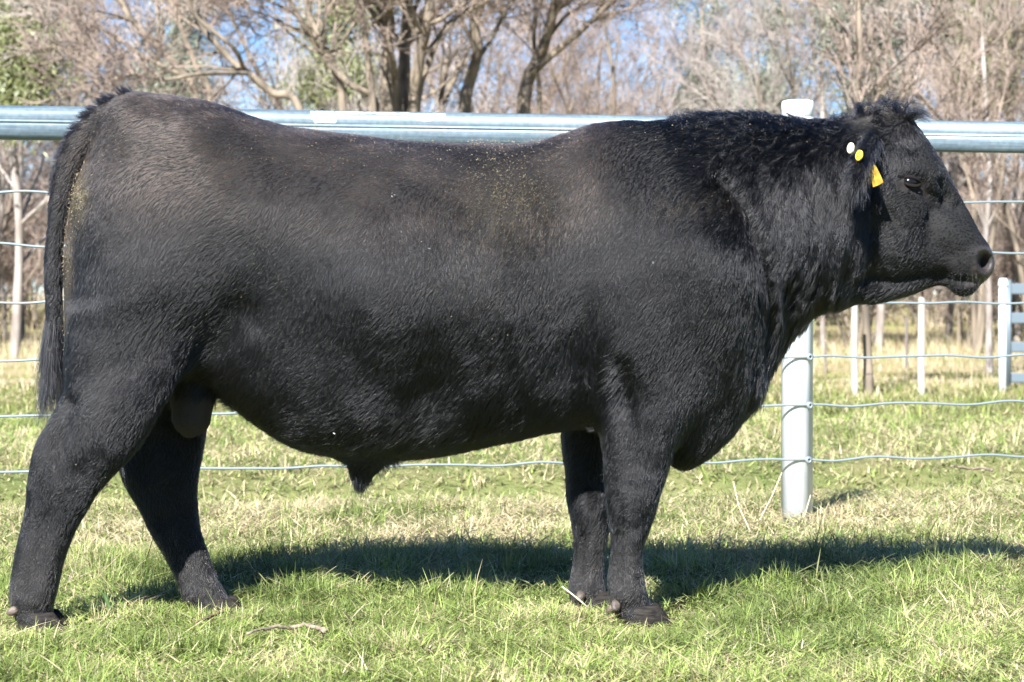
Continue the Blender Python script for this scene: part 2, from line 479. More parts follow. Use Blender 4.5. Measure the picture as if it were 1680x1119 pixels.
# line wires, tied to the post, with the wave of worn-in tension crimps
WIRES = [(317, 329.5, 333), (402, 413, 416), (495, 496.5, 497), (591, 585, 583), (682, 663.5, 659), (772, 752.5, 745)]
for wi, (yl, yp, yr) in enumerate(WIRES):
    path = []
    for px in np.arange(-1300, 2860, 7.0):
        py = yl + (yp - yl) * px / 1308 if px < 1308 else yp + (yr - yp) * (px - 1308) / 372
        b = fpt(px, py)
        s_ = (b - base0).dot(FD)
        sl = (b - PP).dot(FD)
        amp = .0052 * (.75 + .4 * math.sin(s_ * .9 + wi)) * min(1, abs(sl) / .12)
        b = b + Vector((0, 0, amp * math.sin(s_ * 2 * math.pi / .44 + wi * 1.9 + .5 * math.sin(s_ * 1.7 + wi)) + .0015 * math.sin(s_ * 23 + wi)))
        path.append(loc(b + FN * (R_P + .0052)))
    V, Q = sweep(path, [.0048] * len(path), 8)
    wo_ = link("wire", poly_mesh("wire", V, Q), wire_mat, fence)
    # tie knot at the post
    c = fpt(1308 + (10 if wi < 5 else 8), yp); c = c + FN * (R_P + .008) - fence.location
    kp = [c + FD * (.012 * math.cos(a)) * (1 - a / 25) + Vector((0, 0, .012 * math.sin(a) * (1 - a / 25))) + FN * (.004 + .0012 * a / 3) for a in np.linspace(0, 9.4, 22)]
    kp += [kp[-1] + FD * .012 * t_ + Vector((0, 0, -.016 * t_)) for t_ in (.5, 1.0)]
    V, Q = sweep(kp, [.0036] * len(kp), 6)
    link("wire_tie", poly_mesh("wire_tie", V, Q), wire_mat, wo_)

# ------------------------------------------------------------------ far fences and gate
gate_white = noise_color(material("gate_post_paint", (.78, .80, .82), .45), (.54, .57, .60), (.66, .68, .70), 5)
gp = ground_at(1645, 645); gy0 = gp.y
gatepost = empty("gate_post", (gp.x, gy0, float(ground_z(gp.x, gy0))))
tag(gatepost, "thick white steel gate post beside the blue-grey barred gate", "post")
V, Q = lathe((0, 0, 0), [(.042, -.3), (.042, at(1645, 460, gy0).z - gatepost.location.z - .006), (.036, at(1645, 457, gy0).z - gatepost.location.z)], 20)
link("shaft", poly_mesh("shaft", V, Q), gate_white, gatepost)
V, Q = lathe((0, 0, 0), [(.047, at(1645, 470, gy0).z - gatepost.location.z), (.047, at(1645, 464, gy0).z - gatepost.location.z)], 20)
link("collar", poly_mesh("collar", V, Q), gate_white, gatepost)
gate = empty("field_gate", (gp.x + .06, gy0, gatepost.location.z))
tag(gate, "blue-grey gate of wide flat steel bars hung on the white post", "gate")
bar_mat = material("gate_steel", (.115, .145, .168), .45, .3)
def boxv(x0, x1, y0, y1, z0, z1, b=.006):
    V = [(x, y, z) for x in (x0, x1) for y in (y0, y1) for z in (z0, z1)]
    return V, [(0, 1, 3, 2), (4, 6, 7, 5), (0, 4, 5, 1), (2, 3, 7, 6), (0, 2, 6, 4), (1, 5, 7, 3)]
for (ya, yb) in [(465, 483), (513, 531), (561, 578), (612, 628)]:
    za, zb = at(1660, yb, gy0).z - gate.location.z, at(1660, ya, gy0).z - gate.location.z
    ring = [(za, .014), (za + .01, .022), (zb - .01, .022), (zb, .014), (zb, -.014), (zb - .01, -.022), (za + .01, -.022), (za, -.014)]
    V = [(x, d, z) for x in (0.02, 2.98) for z, d in ring]
    Q = [(k, (k + 1) % 8, 8 + (k + 1) % 8, 8 + k) for k in range(8)] + [tuple(range(8)), tuple(reversed(range(8, 16)))]
    link("bar", poly_mesh("bar", V, Q, False), bar_mat, gate)
for x in (.0, 3.0):
    V, Q = lathe((x, 0, 0), [(.024, at(1660, 634, gy0).z - gate.location.z), (.024, at(1660, 459, gy0).z - gate.location.z)], 14)
    link("stile", poly_mesh("stile", V, Q), bar_mat, gate)
V, Q = lathe((3.12, .06, 0), [(.05, -.3), (.05, 1.15)], 16)
tp_ = empty("latch_post", (gp.x + 3.18, gy0 + .06, gatepost.location.z)); tag(tp_, "plain steel latch post at the far end of the barred gate", "post")
V, Q = lathe((0, 0, 0), [(.05, -.3), (.05, 1.15), (.04, 1.17)], 16)
link("shaft", poly_mesh("shaft", V, Q), gate_white, tp_)
# slim timber posts of the old fence line
tim = noise_color(material("weathered_timber", (.5, .46, .40), .9), (.24, .215, .175), (.37, .345, .31), 9, stretch=(6, 6, .6), bump=.4)
def timber_post(px, ytop, ybot, w, label, seed, mat=tim, tilt=0):
    p_ = ground_at(px, ybot); z0 = float(ground_z(p_.x, p_.y)); zt = at(px, ytop, p_.y).z - z0
    g = np.random.default_rng(seed); r = w / F * p_.y / 2; V, Q = [], []; n = 9
    sh_ = 1 + g.normal(size=n) * .10
    for i, z in enumerate(np.linspace(-.3, zt, 7)):
        for k in range(n):
            th = 2 * math.pi * k / n; rr = r * sh_[k] * (1 + g.normal() * .03) * (.96 if i == 6 else 1)
            V.append((rr * math.cos(th) + tilt * z, rr * math.sin(th), z + (g.normal() * .008 if i == 6 else 0)))
    for i in range(6):
        for k in range(n): Q.append((i * n + k, i * n + (k + 1) % n, (i + 1) * n + (k + 1) % n, (i + 1) * n + k))
    Q += [tuple(range(6 * n, 7 * n)), tuple(reversed(range(n)))]
    return tag(link("timber_post", poly_mesh("timber_post", V, Q, False), mat, None, (p_.x, p_.y, z0)), label, "post", "timber posts of the far fence")
timber_post(1402, 497, 648, 11, "yellowish timber post beside the brown tree trunk under the bull's jaw", 1)
timber_post(1512, 489, 648, 11, "pale grey timber post midway between the bull's chin and the gate post", 2)
dark_t = material("dark_picket", (.12, .10, .09), .8)
timber_post(1487, 520, 606, 4.5, "thin dark steel picket just behind and left of the pale timber post", 3, dark_t)
timber_post(1354, 560, 612, 5, "thin dark picket close to the right side of the round fence post", 4, dark_t)
# ------------------------------------------------------------------ trees
bark = noise_color(material("grey_brown_bark", (.2, .16, .12), .95), (.072, .058, .043), (.205, .165, .12), 7, detail=10, stretch=(1, 1, .25), bump=.6)
twig_mat = noise_color(material("bare_twigs", (.34, .27, .22), .85), (.125, .092, .072), (.240, .186, .150), 1.2)
twig_grey = noise_color(material("pale_twigs", (.44, .38, .33), .85), (.175, .146, .13), (.29, .25, .225), 1.2)
white_bark = noise_color(material("pale_bark", (.55, .5, .43), .9), (.15, .125, .105), (.31, .275, .245), 6, stretch=(1, 1, .35), bump=.3)
def grow(seed, stems, depth=4, spread=.6, twig_r=.0055, fan=(5, 5, 5, 4), lenk=.62, up=.12, twig_len=.4, t0=.3):
    """stems: list of (points, r0, r1). Returns heavy and twig segments."""
    g = np.random.default_rng(seed)
    big, tw = [], []
    def limb(p, d, L, r, lev):
        ns = 4 if lev < 3 else 3
        pts = [p.copy()]; q = p.copy(); dd = d.copy()
        for i in range(ns):
            dd = dd + g.normal(size=3) * (.10 + .025 * lev) + np.array([0, 0, up * .5]); dd /= np.linalg.norm(dd)
            q = q + dd * (L / ns); pts.append(q.copy())
        rs = np.linspace(r, r * .45 if lev < depth else r * .55, ns + 1)
        for i in range(ns):
            (big if rs[i] > .018 else tw).append((pts[i], pts[i + 1], rs[i], rs[i + 1]))
        if lev >= depth: return
        nf = fan[min(lev, len(fan) - 1)]
        for k in range(nf):
            t = g.uniform(.25, 1.0); i = min(int(t * ns), ns - 1); f_ = t * ns - i
            b = pts[i] * (1 - f_) + pts[i + 1] * f_
            base = pts[i + 1] - pts[i]; base /= np.linalg.norm(base)
            rnd = g.normal(size=3); rnd -= base * (rnd @ base); rnd /= np.linalg.norm(rnd)
            a = abs(g.normal(spread, .2))
            limb(b, base * math.cos(a) + rnd * math.sin(a) + np.array([0, 0, up]), max(L * lenk * g.uniform(.7, 1.2), twig_len * .5), max((rs[i] * (1 - f_) + rs[i + 1] * f_) * .55, twig_r), lev + 1)
    for (pts, r0, r1, nb, lb) in stems:
        P = np.array([tuple(v) for v in pts], float); n = len(P); rs = np.linspace(r0, r1, n)
        # subdivide smoothly
        tt = np.linspace(0, n - 1, (n - 1) * 4 + 1)
        pp = []
        for t in tt:
            i = min(int(t), n - 2); f_ = t - i
            a, b, c, d = P[max(i - 1, 0)], P[i], P[i + 1], P[min(i + 2, n - 1)]
            pp.append(.5 * (2 * b + (c - a) * f_ + (2 * a - 5 * b + 4 * c - d) * f_ ** 2 + (3 * b - a - 3 * c + d) * f_ ** 3))
        pp = np.array(pp); rr = np.interp(tt, np.arange(n), rs); rr = rr * (1 + .06 * np.sin(np.arange(len(rr)) * 1.7 + seed))
        for i in range(len(pp) - 1): big.append((pp[i], pp[i + 1], rr[i], rr[i + 1]))
        for k in range(nb):
            t = g.uniform(t0, 1.0) * (len(pp) - 1); i = min(int(t), len(pp) - 2)
            base = pp[i + 1] - pp[i]; base /= np.linalg.norm(base)
            rnd = g.normal(size=3); rnd -= base * (rnd @ base); rnd /= np.linalg.norm(rnd); a = abs(g.normal(spread + .15, .2))
            limb(pp[i], base * math.cos(a) + rnd * math.sin(a) + np.array([0, 0, up]), lb * g.uniform(.6, 1.2), rr[i] * .5, 1)
    return big, tw
def seg_mesh(name, segs, n):
    P0 = np.array([s[0] for s in segs]); P1 = np.array([s[1] for s in segs])
    D = P1 - P0; P1 = P1 + D * .06
    V, Q = tubes(P0, P1, [s[2] for s in segs], [s[3] for s in segs], n)
    return np_mesh(name, V, Q, n > 4)
def make_tree(name, big, tw, loc_, label, cat, group=None, bmat=None, tmat=None):
    o = link(name, seg_mesh("trunk", big, 7), bmat or bark, None, loc_)      # trunk and limbs are the tree's own mesh
    tag(o, label, cat, group)
    if tw: link("crown", seg_mesh("crown", tw, 3), tmat or twig_mat, o)
    return o
def grow_path(pts):
    P = np.array([tuple(v) for v in pts]); out = []
    for i in range(len(P) - 1):
        for j in range(4):
            f_ = j / 4; a, b, c, d = P[max(i - 1, 0)], P[i], P[i + 1], P[min(i + 2, len(P) - 1)]
            out.append(Vector(.5 * (2 * b + (c - a) * f_ + (2 * a - 5 * b + 4 * c - d) * f_ ** 2 + (3 * b - a - 3 * c + d) * f_ ** 3)))
    return out
# trees drawn from the photograph: limbs as pixel paths on an upright plane at their own distance
def drawn(Y, base_px, stems, seed, label, name="bare_tree", bmat=None, tmat=None, dy=1.2, **kw):
    g = np.random.default_rng(seed); x0 = (base_px - CX) / F * Y; z0 = float(ground_z(x0, Y)); st = []
    for (pts, w0, w1, nb, lb, *fromground) in stems:
        q = []
        yo = g.normal() * dy * .4
        for i, (a, b) in enumerate(pts):
            v = at(a, b, Y); q.append(Vector((v.x - x0, yo * (i + 1) / len(pts) + g.normal() * .06, v.z - z0)))
        if fromground and not fromground[0] and st: q[0] = min(grow_path(st[0][0]), key=lambda w_: (w_.x - q[0].x) ** 2 + (w_.z - q[0].z) ** 2)
        if not fromground or fromground[0]:
            first = q[0]; q = [Vector((first.x * .12, 0, -.2)), Vector((first.x * .55, first.y * .5, first.z * .5))] + q
        st.append((q, w0 / F * Y / 2, w1 / F * Y / 2, nb, lb))
    kw.setdefault('t0', .55)
    big, tw = grow(seed, st, **kw)
    return make_tree(name, big, tw, (x0, Y, z0), label, "tree", None, bmat, tmat)
drawn(30, 655, [([(637,190),(635,110),(641,40),(628,-40),(620,-130)], 25, 14, 9, 1.5), ([(662,190),(661,110),(664,30),(668,-60),(660,-150)], 27, 15, 9, 1.5),
    ([(678,185),(688,120),(703,50),(716,-20),(740,-120)], 21, 12, 8, 1.4), ([(684,185),(705,100),(735,40),(790,8),(860,-30)], 13, 7, 7, 1.2), ([(648,190),(650,120),(640,60),(655,-30)], 14, 8, 6, 1.2)],
    101, "many-stemmed dark bare tree whose straight stems rise behind the middle of the back", fan=(4, 4, 4, 4), spread=.7)
drawn(29, 600, [([(562,185),(552,125),(528,72),(505,20),(492,-60)], 17, 10, 8, 1.5), ([(622,185),(575,140),(540,105),(515,70),(480,10),(440,-60)], 13, 7, 8, 1.3), ([(612,185),(606,120),(601,60),(588,-20),(575,-90)], 15, 9, 7, 1.3)],
    102, "leaning bare tree with crossing limbs left of the many-stemmed tree", spread=.7)
drawn(27, 560, [([(492,180),(445,150),(405,118),(375,95),(345,62),(318,30),(300,-20)], 16, 8, 9, 1.2), ([(402,118),(340,128),(285,140),(235,135),(190,150)], 8, 4, 8, .9, False), ([(398,112),(385,80),(330,35),(312,0),(300,-40)], 8, 5, 6, .9, False)],
    103, "bare tree with a long dark limb reaching left over the rump", spread=.6, up=.05)
drawn(33, 330, [([(320,165),(300,120),(262,80),(225,45),(200,10),(180,-40)], 16, 8, 6, 1.2), ([(300,130),(240,95),(180,55),(120,30)], 9, 4, 6, .9, False), ([(345,170),(322,110),(300,50),(280,0),(262,-50)], 13, 7, 4, 1.0)],
    104, "pale bare tree with many thin limbs fanning up left above the rump", tmat=twig_grey, spread=.6, up=.03)
drawn(31, 765, [([(762,185),(771,132),(784,82),(778,40),(781,-20),(776,-90)], 24, 13, 9, 1.4), ([(780,95),(800,70),(830,10),(850,-40)], 9, 5, 6, 1.1, False)],
    105, "single crooked bare trunk just right of the many-stemmed tree", spread=.7)
drawn(32, 862, [([(858,185),(868,125),(888,85),(903,35),(915,-30),(922,-110)], 27, 13, 9, 1.5), ([(868,125),(905,92),(950,55),(985,22),(1020,-20)], 13, 7, 7, 1.2, False), ([(885,180),(882,120),(876,60),(880,-20)], 9, 6, 6, 1.2)],
    106, "forked bare tree above the dip of the back with a pale limb to the right", spread=.7)
drawn(40, 1350, [([(1349,240),(1350,170),(1351,90),(1349,10),(1347,-80)], 9, 6, 10, 1.2)], 107, "slim pale straight sapling rising behind the fence post cap", tmat=twig_grey, bmat=white_bark, spread=.5)
drawn(38, 1600, [([(1600,310),(1560,200),(1500,130),(1450,70),(1400,40)], 10, 5, 9, 1.4), ([(1640,250),(1590,140),(1530,90),(1470,20)], 9, 5, 9, 1.4), ([(1625,300),(1640,180),(1670,90),(1690,0)], 11, 6, 8, 1.3)],
    108, "bare tree above the bull's muzzle with long limbs arching left", tmat=twig_grey, spread=.6)
drawn(22, 1426, [([(1427,600),(1424,520),(1418,420),(1424,320),(1415,200),(1420,60),(1412,-60)], 18, 9, 9, 1.3)], 109, "brown rough-barked tree whose trunk shows below the bull's jaw", spread=.5)
drawn(27, 1624, [([(1623,560),(1626,480),(1618,400),(1624,300),(1622,200),(1616,60)], 14, 7, 8, 1.2)], 110, "pale trunk standing just left of the white gate post", bmat=white_bark, spread=.5)
drawn(44, 38, [([(38,480),(37,400),(37,330),(36,250),(30,150),(34,30)], 9, 5, 9, 1.3)], 111, "white-barked thin trunk at the left edge behind the wires", bmat=white_bark, tmat=twig_grey, spread=.5)
drawn(46, 8, [([(8,500),(4,420),(10,330),(14,270),(18,150),(5,30)], 9, 5, 9, 1.3)], 112, "grey thin trunk at the very left edge beside the white-barked one", bmat=white_bark, tmat=twig_grey, spread=.5)
# thicket behind: five growth forms, copied
random.seed(4)
FORMS = []
for v in range(5):
    g = np.random.default_rng(200 + v); st = []
    for k in range(3 + v % 3):
        a = g.uniform(0, 6.28); lean = g.uniform(.08, .42); d = np.array([math.cos(a) * lean, math.sin(a) * lean, 1.0]); H = g.uniform(6, 9)
        pts = [Vector((0, 0, -.2))]; q = np.array([math.cos(a) * .12, math.sin(a) * .12, .3]); pts.append(Vector(q))
        for i in range(4):
            d = d + g.normal(size=3) * .10; d /= np.linalg.norm(d); q = q + d * H / 4; pts.append(Vector(q))
        st.append((pts, g.uniform(.07, .12), .025, 11, 1.9))
    big, tw = grow(210 + v, st, depth=4, spread=.65, twig_r=.0065, fan=(5, 5, 4, 4), up=.10)
    t_ = make_tree("bare_tree", big, tw, (0, 0, 0), "bare twiggy tree lost among the brown thicket behind the fence", "tree", "bare trees of the thicket", bark, twig_mat if v % 3 else twig_grey)
    FORMS.append(t_)
print("twigs", [len(f_.children[0].data.polygons) for f_ in FORMS])
def copy_tree(src, loc_, rz, sc):
    c = src.copy(); COL.objects.link(c); c.location = loc_; c.rotation_euler = (0, 0, rz); c.scale = (sc, sc, sc)
    for ch in src.children:
        d = ch.copy(); COL.objects.link(d); d.parent = c
    return c
spots = []
g = np.random.default_rng(77)
for (y0, y1, n, sc0, sc1) in [(36, 42, 10, .7, 1.0), (43, 50, 11, .75, 1.05), (51, 60, 12, .8, 1.1), (61, 74, 13, .85, 1.2)]:
    for i in range(n):
        y = g.uniform(y0, y1); half = y * .24 + 9
        x = -half + 2 * half * (i + .5 + g.uniform(-.35, .35)) / n
        sc_ = g.uniform(sc0, sc1); px_ = CX + F * x / y
        if 300 < px_ < 420 or y > 43 and (280 < px_ < 440 or 1385 < px_ < 1450 or 1085 < px_ < 1150): continue          # gaps where the sky shows
        spots.append((x, y, sc_))
used = 0
for i, (x, y, sc) in enumerate(spots):
    src = FORMS[i % 5]; z = float(ground_z(x, y)); rz = g.uniform(0, 6.28)
    if used < 5: src.location = (x, y, z); src.rotation_euler = (0, 0, rz); src.scale = (sc,) * 3; used += 1
    else: copy_tree(src, (x, y, z), rz, sc)
# low bare scrub at the thicket's foot
sh_st = []
g = np.random.default_rng(300)
for k in range(9):
    a = g.uniform(0, 6.28); l_ = g.uniform(.2, .9); q = np.array([math.cos(a) * .1, math.sin(a) * .1, 0]); d = np.array([math.cos(a) * l_, math.sin(a) * l_, 1.0]); pts = [Vector(q - np.array([0, 0, .1]))]
    for i in range(3): d = d + g.normal(size=3) * .12; q = q + d / np.linalg.norm(d) * .6; pts.append(Vector(q))
    sh_st.append((pts, .022, .010, 8, .8))
big, tw = grow(301, sh_st, depth=3, spread=.6, twig_r=.006, fan=(5, 5, 4), up=.1, twig_len=.3)
scrub = make_tree("bare_shrub", big, tw, (0, 0, 0), "low bare shrub tangled at the foot of the thicket", "shrub", "bare shrubs under the thicket", bark, twig_mat)
first = True
for (y0, y1, n) in [(38, 46, 19), (47, 58, 21), (60, 75, 22)]:
    for i in range(n):
        y = g.uniform(y0, y1); half = y * .24 + 8; x = -half + 2 * half * (i + .5 + g.uniform(-.4, .4)) / n
        sc = g.uniform(.7, 1.35) * (1 if y < 47 else 1.3); z = float(ground_z(x, y))
        if first: scrub.location = (x, y, z); scrub.scale = (sc,) * 3; first = False
        else: copy_tree(scrub, (x, y, z), g.uniform(0, 6.28), sc)
# evergreens
leaf_mat = bpy.data.materials.new("gum_leaves"); leaf_mat.use_nodes = True
nt = leaf_mat.node_tree; lb_ = nt.nodes["Principled BSDF"]; la = nt.nodes.new("ShaderNodeAttribute"); la.attribute_name = "tint"
nt.links.new(la.outputs["Color"], lb_.inputs["Base Color"]); lb_.inputs["Roughness"].default_value = .5
def evergreen(x, y, h, rad, seed, label, c1, c2, nclump=70, per=260, low=.58, leaf=.055):
    g = np.random.default_rng(seed); z = float(ground_z(x, y))
    st = [([Vector((0, 0, -.2)), Vector((.1, 0, h * .3)), Vector((-.1, .1, h * .6)), Vector((.1, 0, h * .92))], .085, .03, 18, rad * .8)]
    big, _ = grow(seed, st, depth=2, spread=.7, twig_r=.012, fan=(4, 4), up=.15)
    o = link("gum_tree", seg_mesh("trunk", big, 6), white_bark, None, (x, y, z)); tag(o, label, "tree")
    tips = np.array([s[1] for s in big if s[1][2] > h * low])
    cl = tips[g.integers(0, len(tips), nclump)] + g.normal(size=(nclump, 3)) * rad * .16
    ids = g.integers(0, nclump, nclump * per); n = len(ids)
    cr_ = g.uniform(.25, .6, nclump)[ids]
    c = cl[ids] + g.normal(size=(n, 3)) * cr_[:, None] * np.array([1, 1, .75]) * .62
    a = g.normal(size=(n, 3)) + np.array([0, 0, -.9]); a /= np.linalg.norm(a, axis=1, keepdims=True)
    b = np.cross(a, g.normal(size=(n, 3))); b /= np.linalg.norm(b, axis=1, keepdims=True)
    L = leaf * g.uniform(.6, 1.4, n)[:, None]; W = L * .24
    V = np.stack([c - a * L, c + b * W, c + a * L, c - b * W], 1).reshape(-1, 3)
    t_ = g.random((n, 1)); col = (np.array(c1) * (1 - t_) + np.array(c2) * t_) * g.uniform(.75, 1.25, nclump)[ids][:, None]
    C = np.repeat(np.concatenate([col, np.ones((n, 1))], 1)[:, None], 4, 1).reshape(-1, 4)
    link("crown", np_mesh("crown", V, np.arange(4 * n).reshape(-1, 4), False, C), leaf_mat, o)
OL = ((.08, .095, .035), (.175, .185, .075)); GG = ((.09, .11, .07), (.185, .20, .14)); DG = ((.035, .045, .02), (.10, .10, .05))
def ex(px, Y): return (px - CX) / F * Y
evergreen(ex(22, 35), 35, 7.0, 1.7, 401, "olive leafy gum tree filling the top left corner", *OL, nclump=60)
evergreen(ex(560, 42), 42, 7.8, 1.8, 402, "olive gum tree seen through the bare limbs above the hips", *OL, nclump=60)
evergreen(ex(1150, 56), 56, 9, 1.8, 403, "grey-green gum tree behind the thicket above the shoulder", *GG, nclump=60)
evergreen(ex(1262, 52), 52, 8, 1.5, 404, "grey-green gum tree left of the slim pale sapling", *GG, nclump=55)
evergreen(ex(1440, 39), 39, 7.6, 1.6, 405, "grey-green gum tree with hanging sprays above the poll", *GG, nclump=80)
evergreen(ex(1555, 43), 43, 9.5, 1.9, 406, "dark brown-green tree at the top edge above the muzzle", *DG, nclump=70, low=.6)
evergreen(ex(1665, 41), 41, 8, 1.5, 407, "olive gum tree in the top right corner", *OL, nclump=60)
evergreen(ex(300, 46), 46, 7.5, 1.6, 408, "faded olive gum tree behind the pale fanning limbs", *GG, nclump=50)
# far wood
fb, ft = [], []
g = np.random.default_rng(500)
small = []
for v in range(3):
    st = []
    for k in range(3):
        a = g.uniform(0, 6.28); pts = [Vector((0, 0, 0))]; q = np.zeros(3); d = np.array([math.cos(a) * .3, math.sin(a) * .3, 1])
        for i in range(3): d = d + g.normal(size=3) * .15; q = q + d / np.linalg.norm(d) * 2.6; pts.append(Vector(q))
        st.append((pts, .12, .04, 8, 2.2))
    b1, t1 = grow(510 + v, st, depth=3, spread=.7, twig_r=.016, fan=(5, 5, 4), up=.1)
    s_ = b1 + t1
    small.append((np.array([s[0] for s in s_]), np.array([s[1] for s in s_]), np.array([s[2] for s in s_]), np.array([s[3] for s in s_])))
A0, A1, B0, B1 = [], [], [], []
for i in range(58):
    y = g.uniform(78, 125); x = g.uniform(-1, 1) * (y * .25 + 12)
    if i % 3 and 260 < CX + F * x / y < 450: x -= 9
    sc = g.uniform(.6, 1.0); rz = g.uniform(0, 6.28)
    p0, p1, r0, r1 = small[i % 3]; c, s = math.cos(rz), math.sin(rz); Rm_ = np.array([[c, -s, 0], [s, c, 0], [0, 0, 1]]).T
    o = np.array([x, y, float(ground_z(x, y))]); A0.append(p0 @ Rm_ * sc + o); A1.append(p1 @ Rm_ * sc + o); B0.append(r0 * sc); B1.append(r1 * sc)
V, Q = tubes(np.concatenate(A0), np.concatenate(A1), np.concatenate(B0), np.concatenate(B1), 3)
tag(link("far_woodland", np_mesh("far_woodland", V, Q, False), twig_mat), kind="stuff")
# ------------------------------------------------------------------ the bull
BY = 6.24                                            # plane of the spine
OUT = [(180,172),(200,160),(225,155),(255,157),(290,160),(330,165),(362,173),(400,187),(440,200),(490,211),(560,219),(610,226),(650,232),
 (700,235),(760,238),(820,238),(870,234),(900,226),(940,214),(980,205),(1020,201),(1060,200),(1100,197),(1130,193),(1170,190),(1210,190),
 (1260,192),(1290,197),(1330,201),(1365,200),(1390,192),(1412,184),(1435,178),(1460,175),(1480,182),(1496,198),(1511,217),(1525,238),
 (1540,260),(1553,284),(1566,308),(1580,332),(1595,359),(1608,385),(1620,401),(1628,416),(1631,432),(1628,446),(1619,457),(1610,465),
 (1603,472),(1594,481),(1583,485),(1570,482),(1559,473),(1545,468),(1522,473),(1490,484),(1450,493),(1415,497),(1380,499),(1350,507),
 (1322,523),(1302,545),(1286,572),(1270,603),(1250,642),(1225,682),(1195,720),(1165,749),(1135,766),(1115,768),(1098,760),(1060,738),
 (1010,715),(960,704),(920,704),(890,708),(850,718),(800,729),(750,739),(700,746),(660,750),(610,753),(560,750),(530,745),(500,737),
 (470,725),(440,706),(410,686),(385,666),(362,648),(340,632),(310,628),(270,640),(220,650),(170,645),(130,625),(117,595),(114,555),
 (112,500),(110,440),(113,385),(121,335),(133,290),(146,255),(156,215),(166,188)]

def spline_closed(pts, k=4):
    P = np.array(pts, np.float64); n = len(P); out = []
    for i in range(n):
        a, b, c, d = P[i - 1], P[i], P[(i + 1) % n], P[(i + 2) % n]
        for j in range(k):
            t = j / k
            out.append(0.5 * ((2 * b) + (-a + c) * t + (2 * a - 5 * b + 4 * c - d) * t * t + (-a + 3 * b - 3 * c + d) * t ** 3))
    return np.array(out)

def to_plane(pts, Y):
    return np.array([[at(p[0], p[1], Y).x, at(p[0], p[1], Y).z] for p in pts])

VX = 0.0065
gx = np.arange(-1.52, 1.42, VX); gy = np.arange(-0.46, 0.46, VX); gz = np.arange(-0.02, 1.52, VX)
GX, GZ = np.meshgrid(gx, gz, indexing='ij')
PX, PZ = proj(GX, BY, GZ)                            # photograph pixel of each side-view cell

def seg_dist(poly, X, Z):
    D2 = np.full(X.shape, 1e9); ins = np.zeros(X.shape, bool)
    n = len(poly)
    for i in range(n):
        a, b = poly[i], poly[(i + 1) % n]
        e = b - a; L2 = e @ e + 1e-12
        t = np.clip(((X - a[0]) * e[0] + (Z - a[1]) * e[1]) / L2, 0, 1)
        D2 = np.minimum(D2, (X - a[0] - t * e[0]) ** 2 + (Z - a[1] - t * e[1]) ** 2)
        if a[1] != b[1]:
            c = ((a[1] > Z) != (b[1] > Z))
            xi = a[0] + (Z - a[1]) / (b[1] - a[1]) * e[0]
            ins ^= c & (X < xi)
    return np.where(ins, 1, -1) * np.sqrt(D2)

def blur(A, sig):
    r = int(3 * sig / VX); k = np.exp(-0.5 * (np.arange(-r, r + 1) * VX / sig) ** 2); k /= k.sum()
    A = np.apply_along_axis(lambda v: np.convolve(np.pad(v, r, mode='edge'), k, 'valid'), 0, A)
    return np.apply_along_axis(lambda v: np.convolve(np.pad(v, r, mode='edge'), k, 'valid'), 1, A)

# half width W and edge rounding R over the side view: (px, py, W, R)
CTRL = [(150,230,.09,.11),(250,185,.17,.16),(120,420,.17,.20),(200,330,.255,.24),(200,480,.29,.26),(190,600,.27,.2),(330,230,.285,.20),(340,450,.31,.34),
 (450,350,.325,.30),(480,240,.31,.24),(600,300,.345,.30),(650,480,.385,.38),(560,640,.265,.28),(700,680,.22,.26),(420,620,.25,.25),(800,300,.345,.32),
 (850,480,.375,.38),(850,640,.265,.28),(960,260,.30,.26),(960,480,.335,.36),(1000,620,.29,.28),(1080,230,.25,.22),(1120,420,.325,.34),(1130,560,.265,.28),(1180,610,.175,.2),
 (1150,700,.105,.18),(1090,740,.09,.13),(1240,640,.11,.18),(1200,260,.23,.20),(1230,420,.265,.28),(1300,260,.20,.17),(1310,400,.215,.22),(1330,500,.15,.17),
 (1390,230,.15,.12),(1400,330,.175,.19),(1390,450,.145,.16),(1450,200,.105,.10),(1480,250,.135,.12),(1500,320,.125,.12),(1450,380,.125,.13),(1440,470,.07,.09),
 (1520,400,.092,.10),(1560,340,.083,.09),(1540,460,.06,.07),(1580,420,.083,.08),(1610,430,.08,.07),(1580,476,.05,.05)]
Wn = np.zeros_like(GX); Rn = np.zeros_like(GX); Sn = np.zeros_like(GX) + 1e-12
for (cx, cy, w, r) in CTRL:
    s = 55.0 if cx < 1340 else 34.0
    q = ((PX - cx) ** 2 + (PZ - cy) ** 2) / s ** 2
    g = 1.0 / (0.15 + q) ** 1.7
    Wn += g * w; Rn += g * r; Sn += g
hw_ = sstep(1330, 1420, PX)                          # finer control on the head than on the trunk
Wm = blur(Wn / Sn, 0.075) * (1 - hw_) + blur(Wn / Sn, 0.02) * hw_
Rm = blur(Rn / Sn, 0.06) * (1 - hw_) + blur(Rn / Sn, 0.02) * hw_
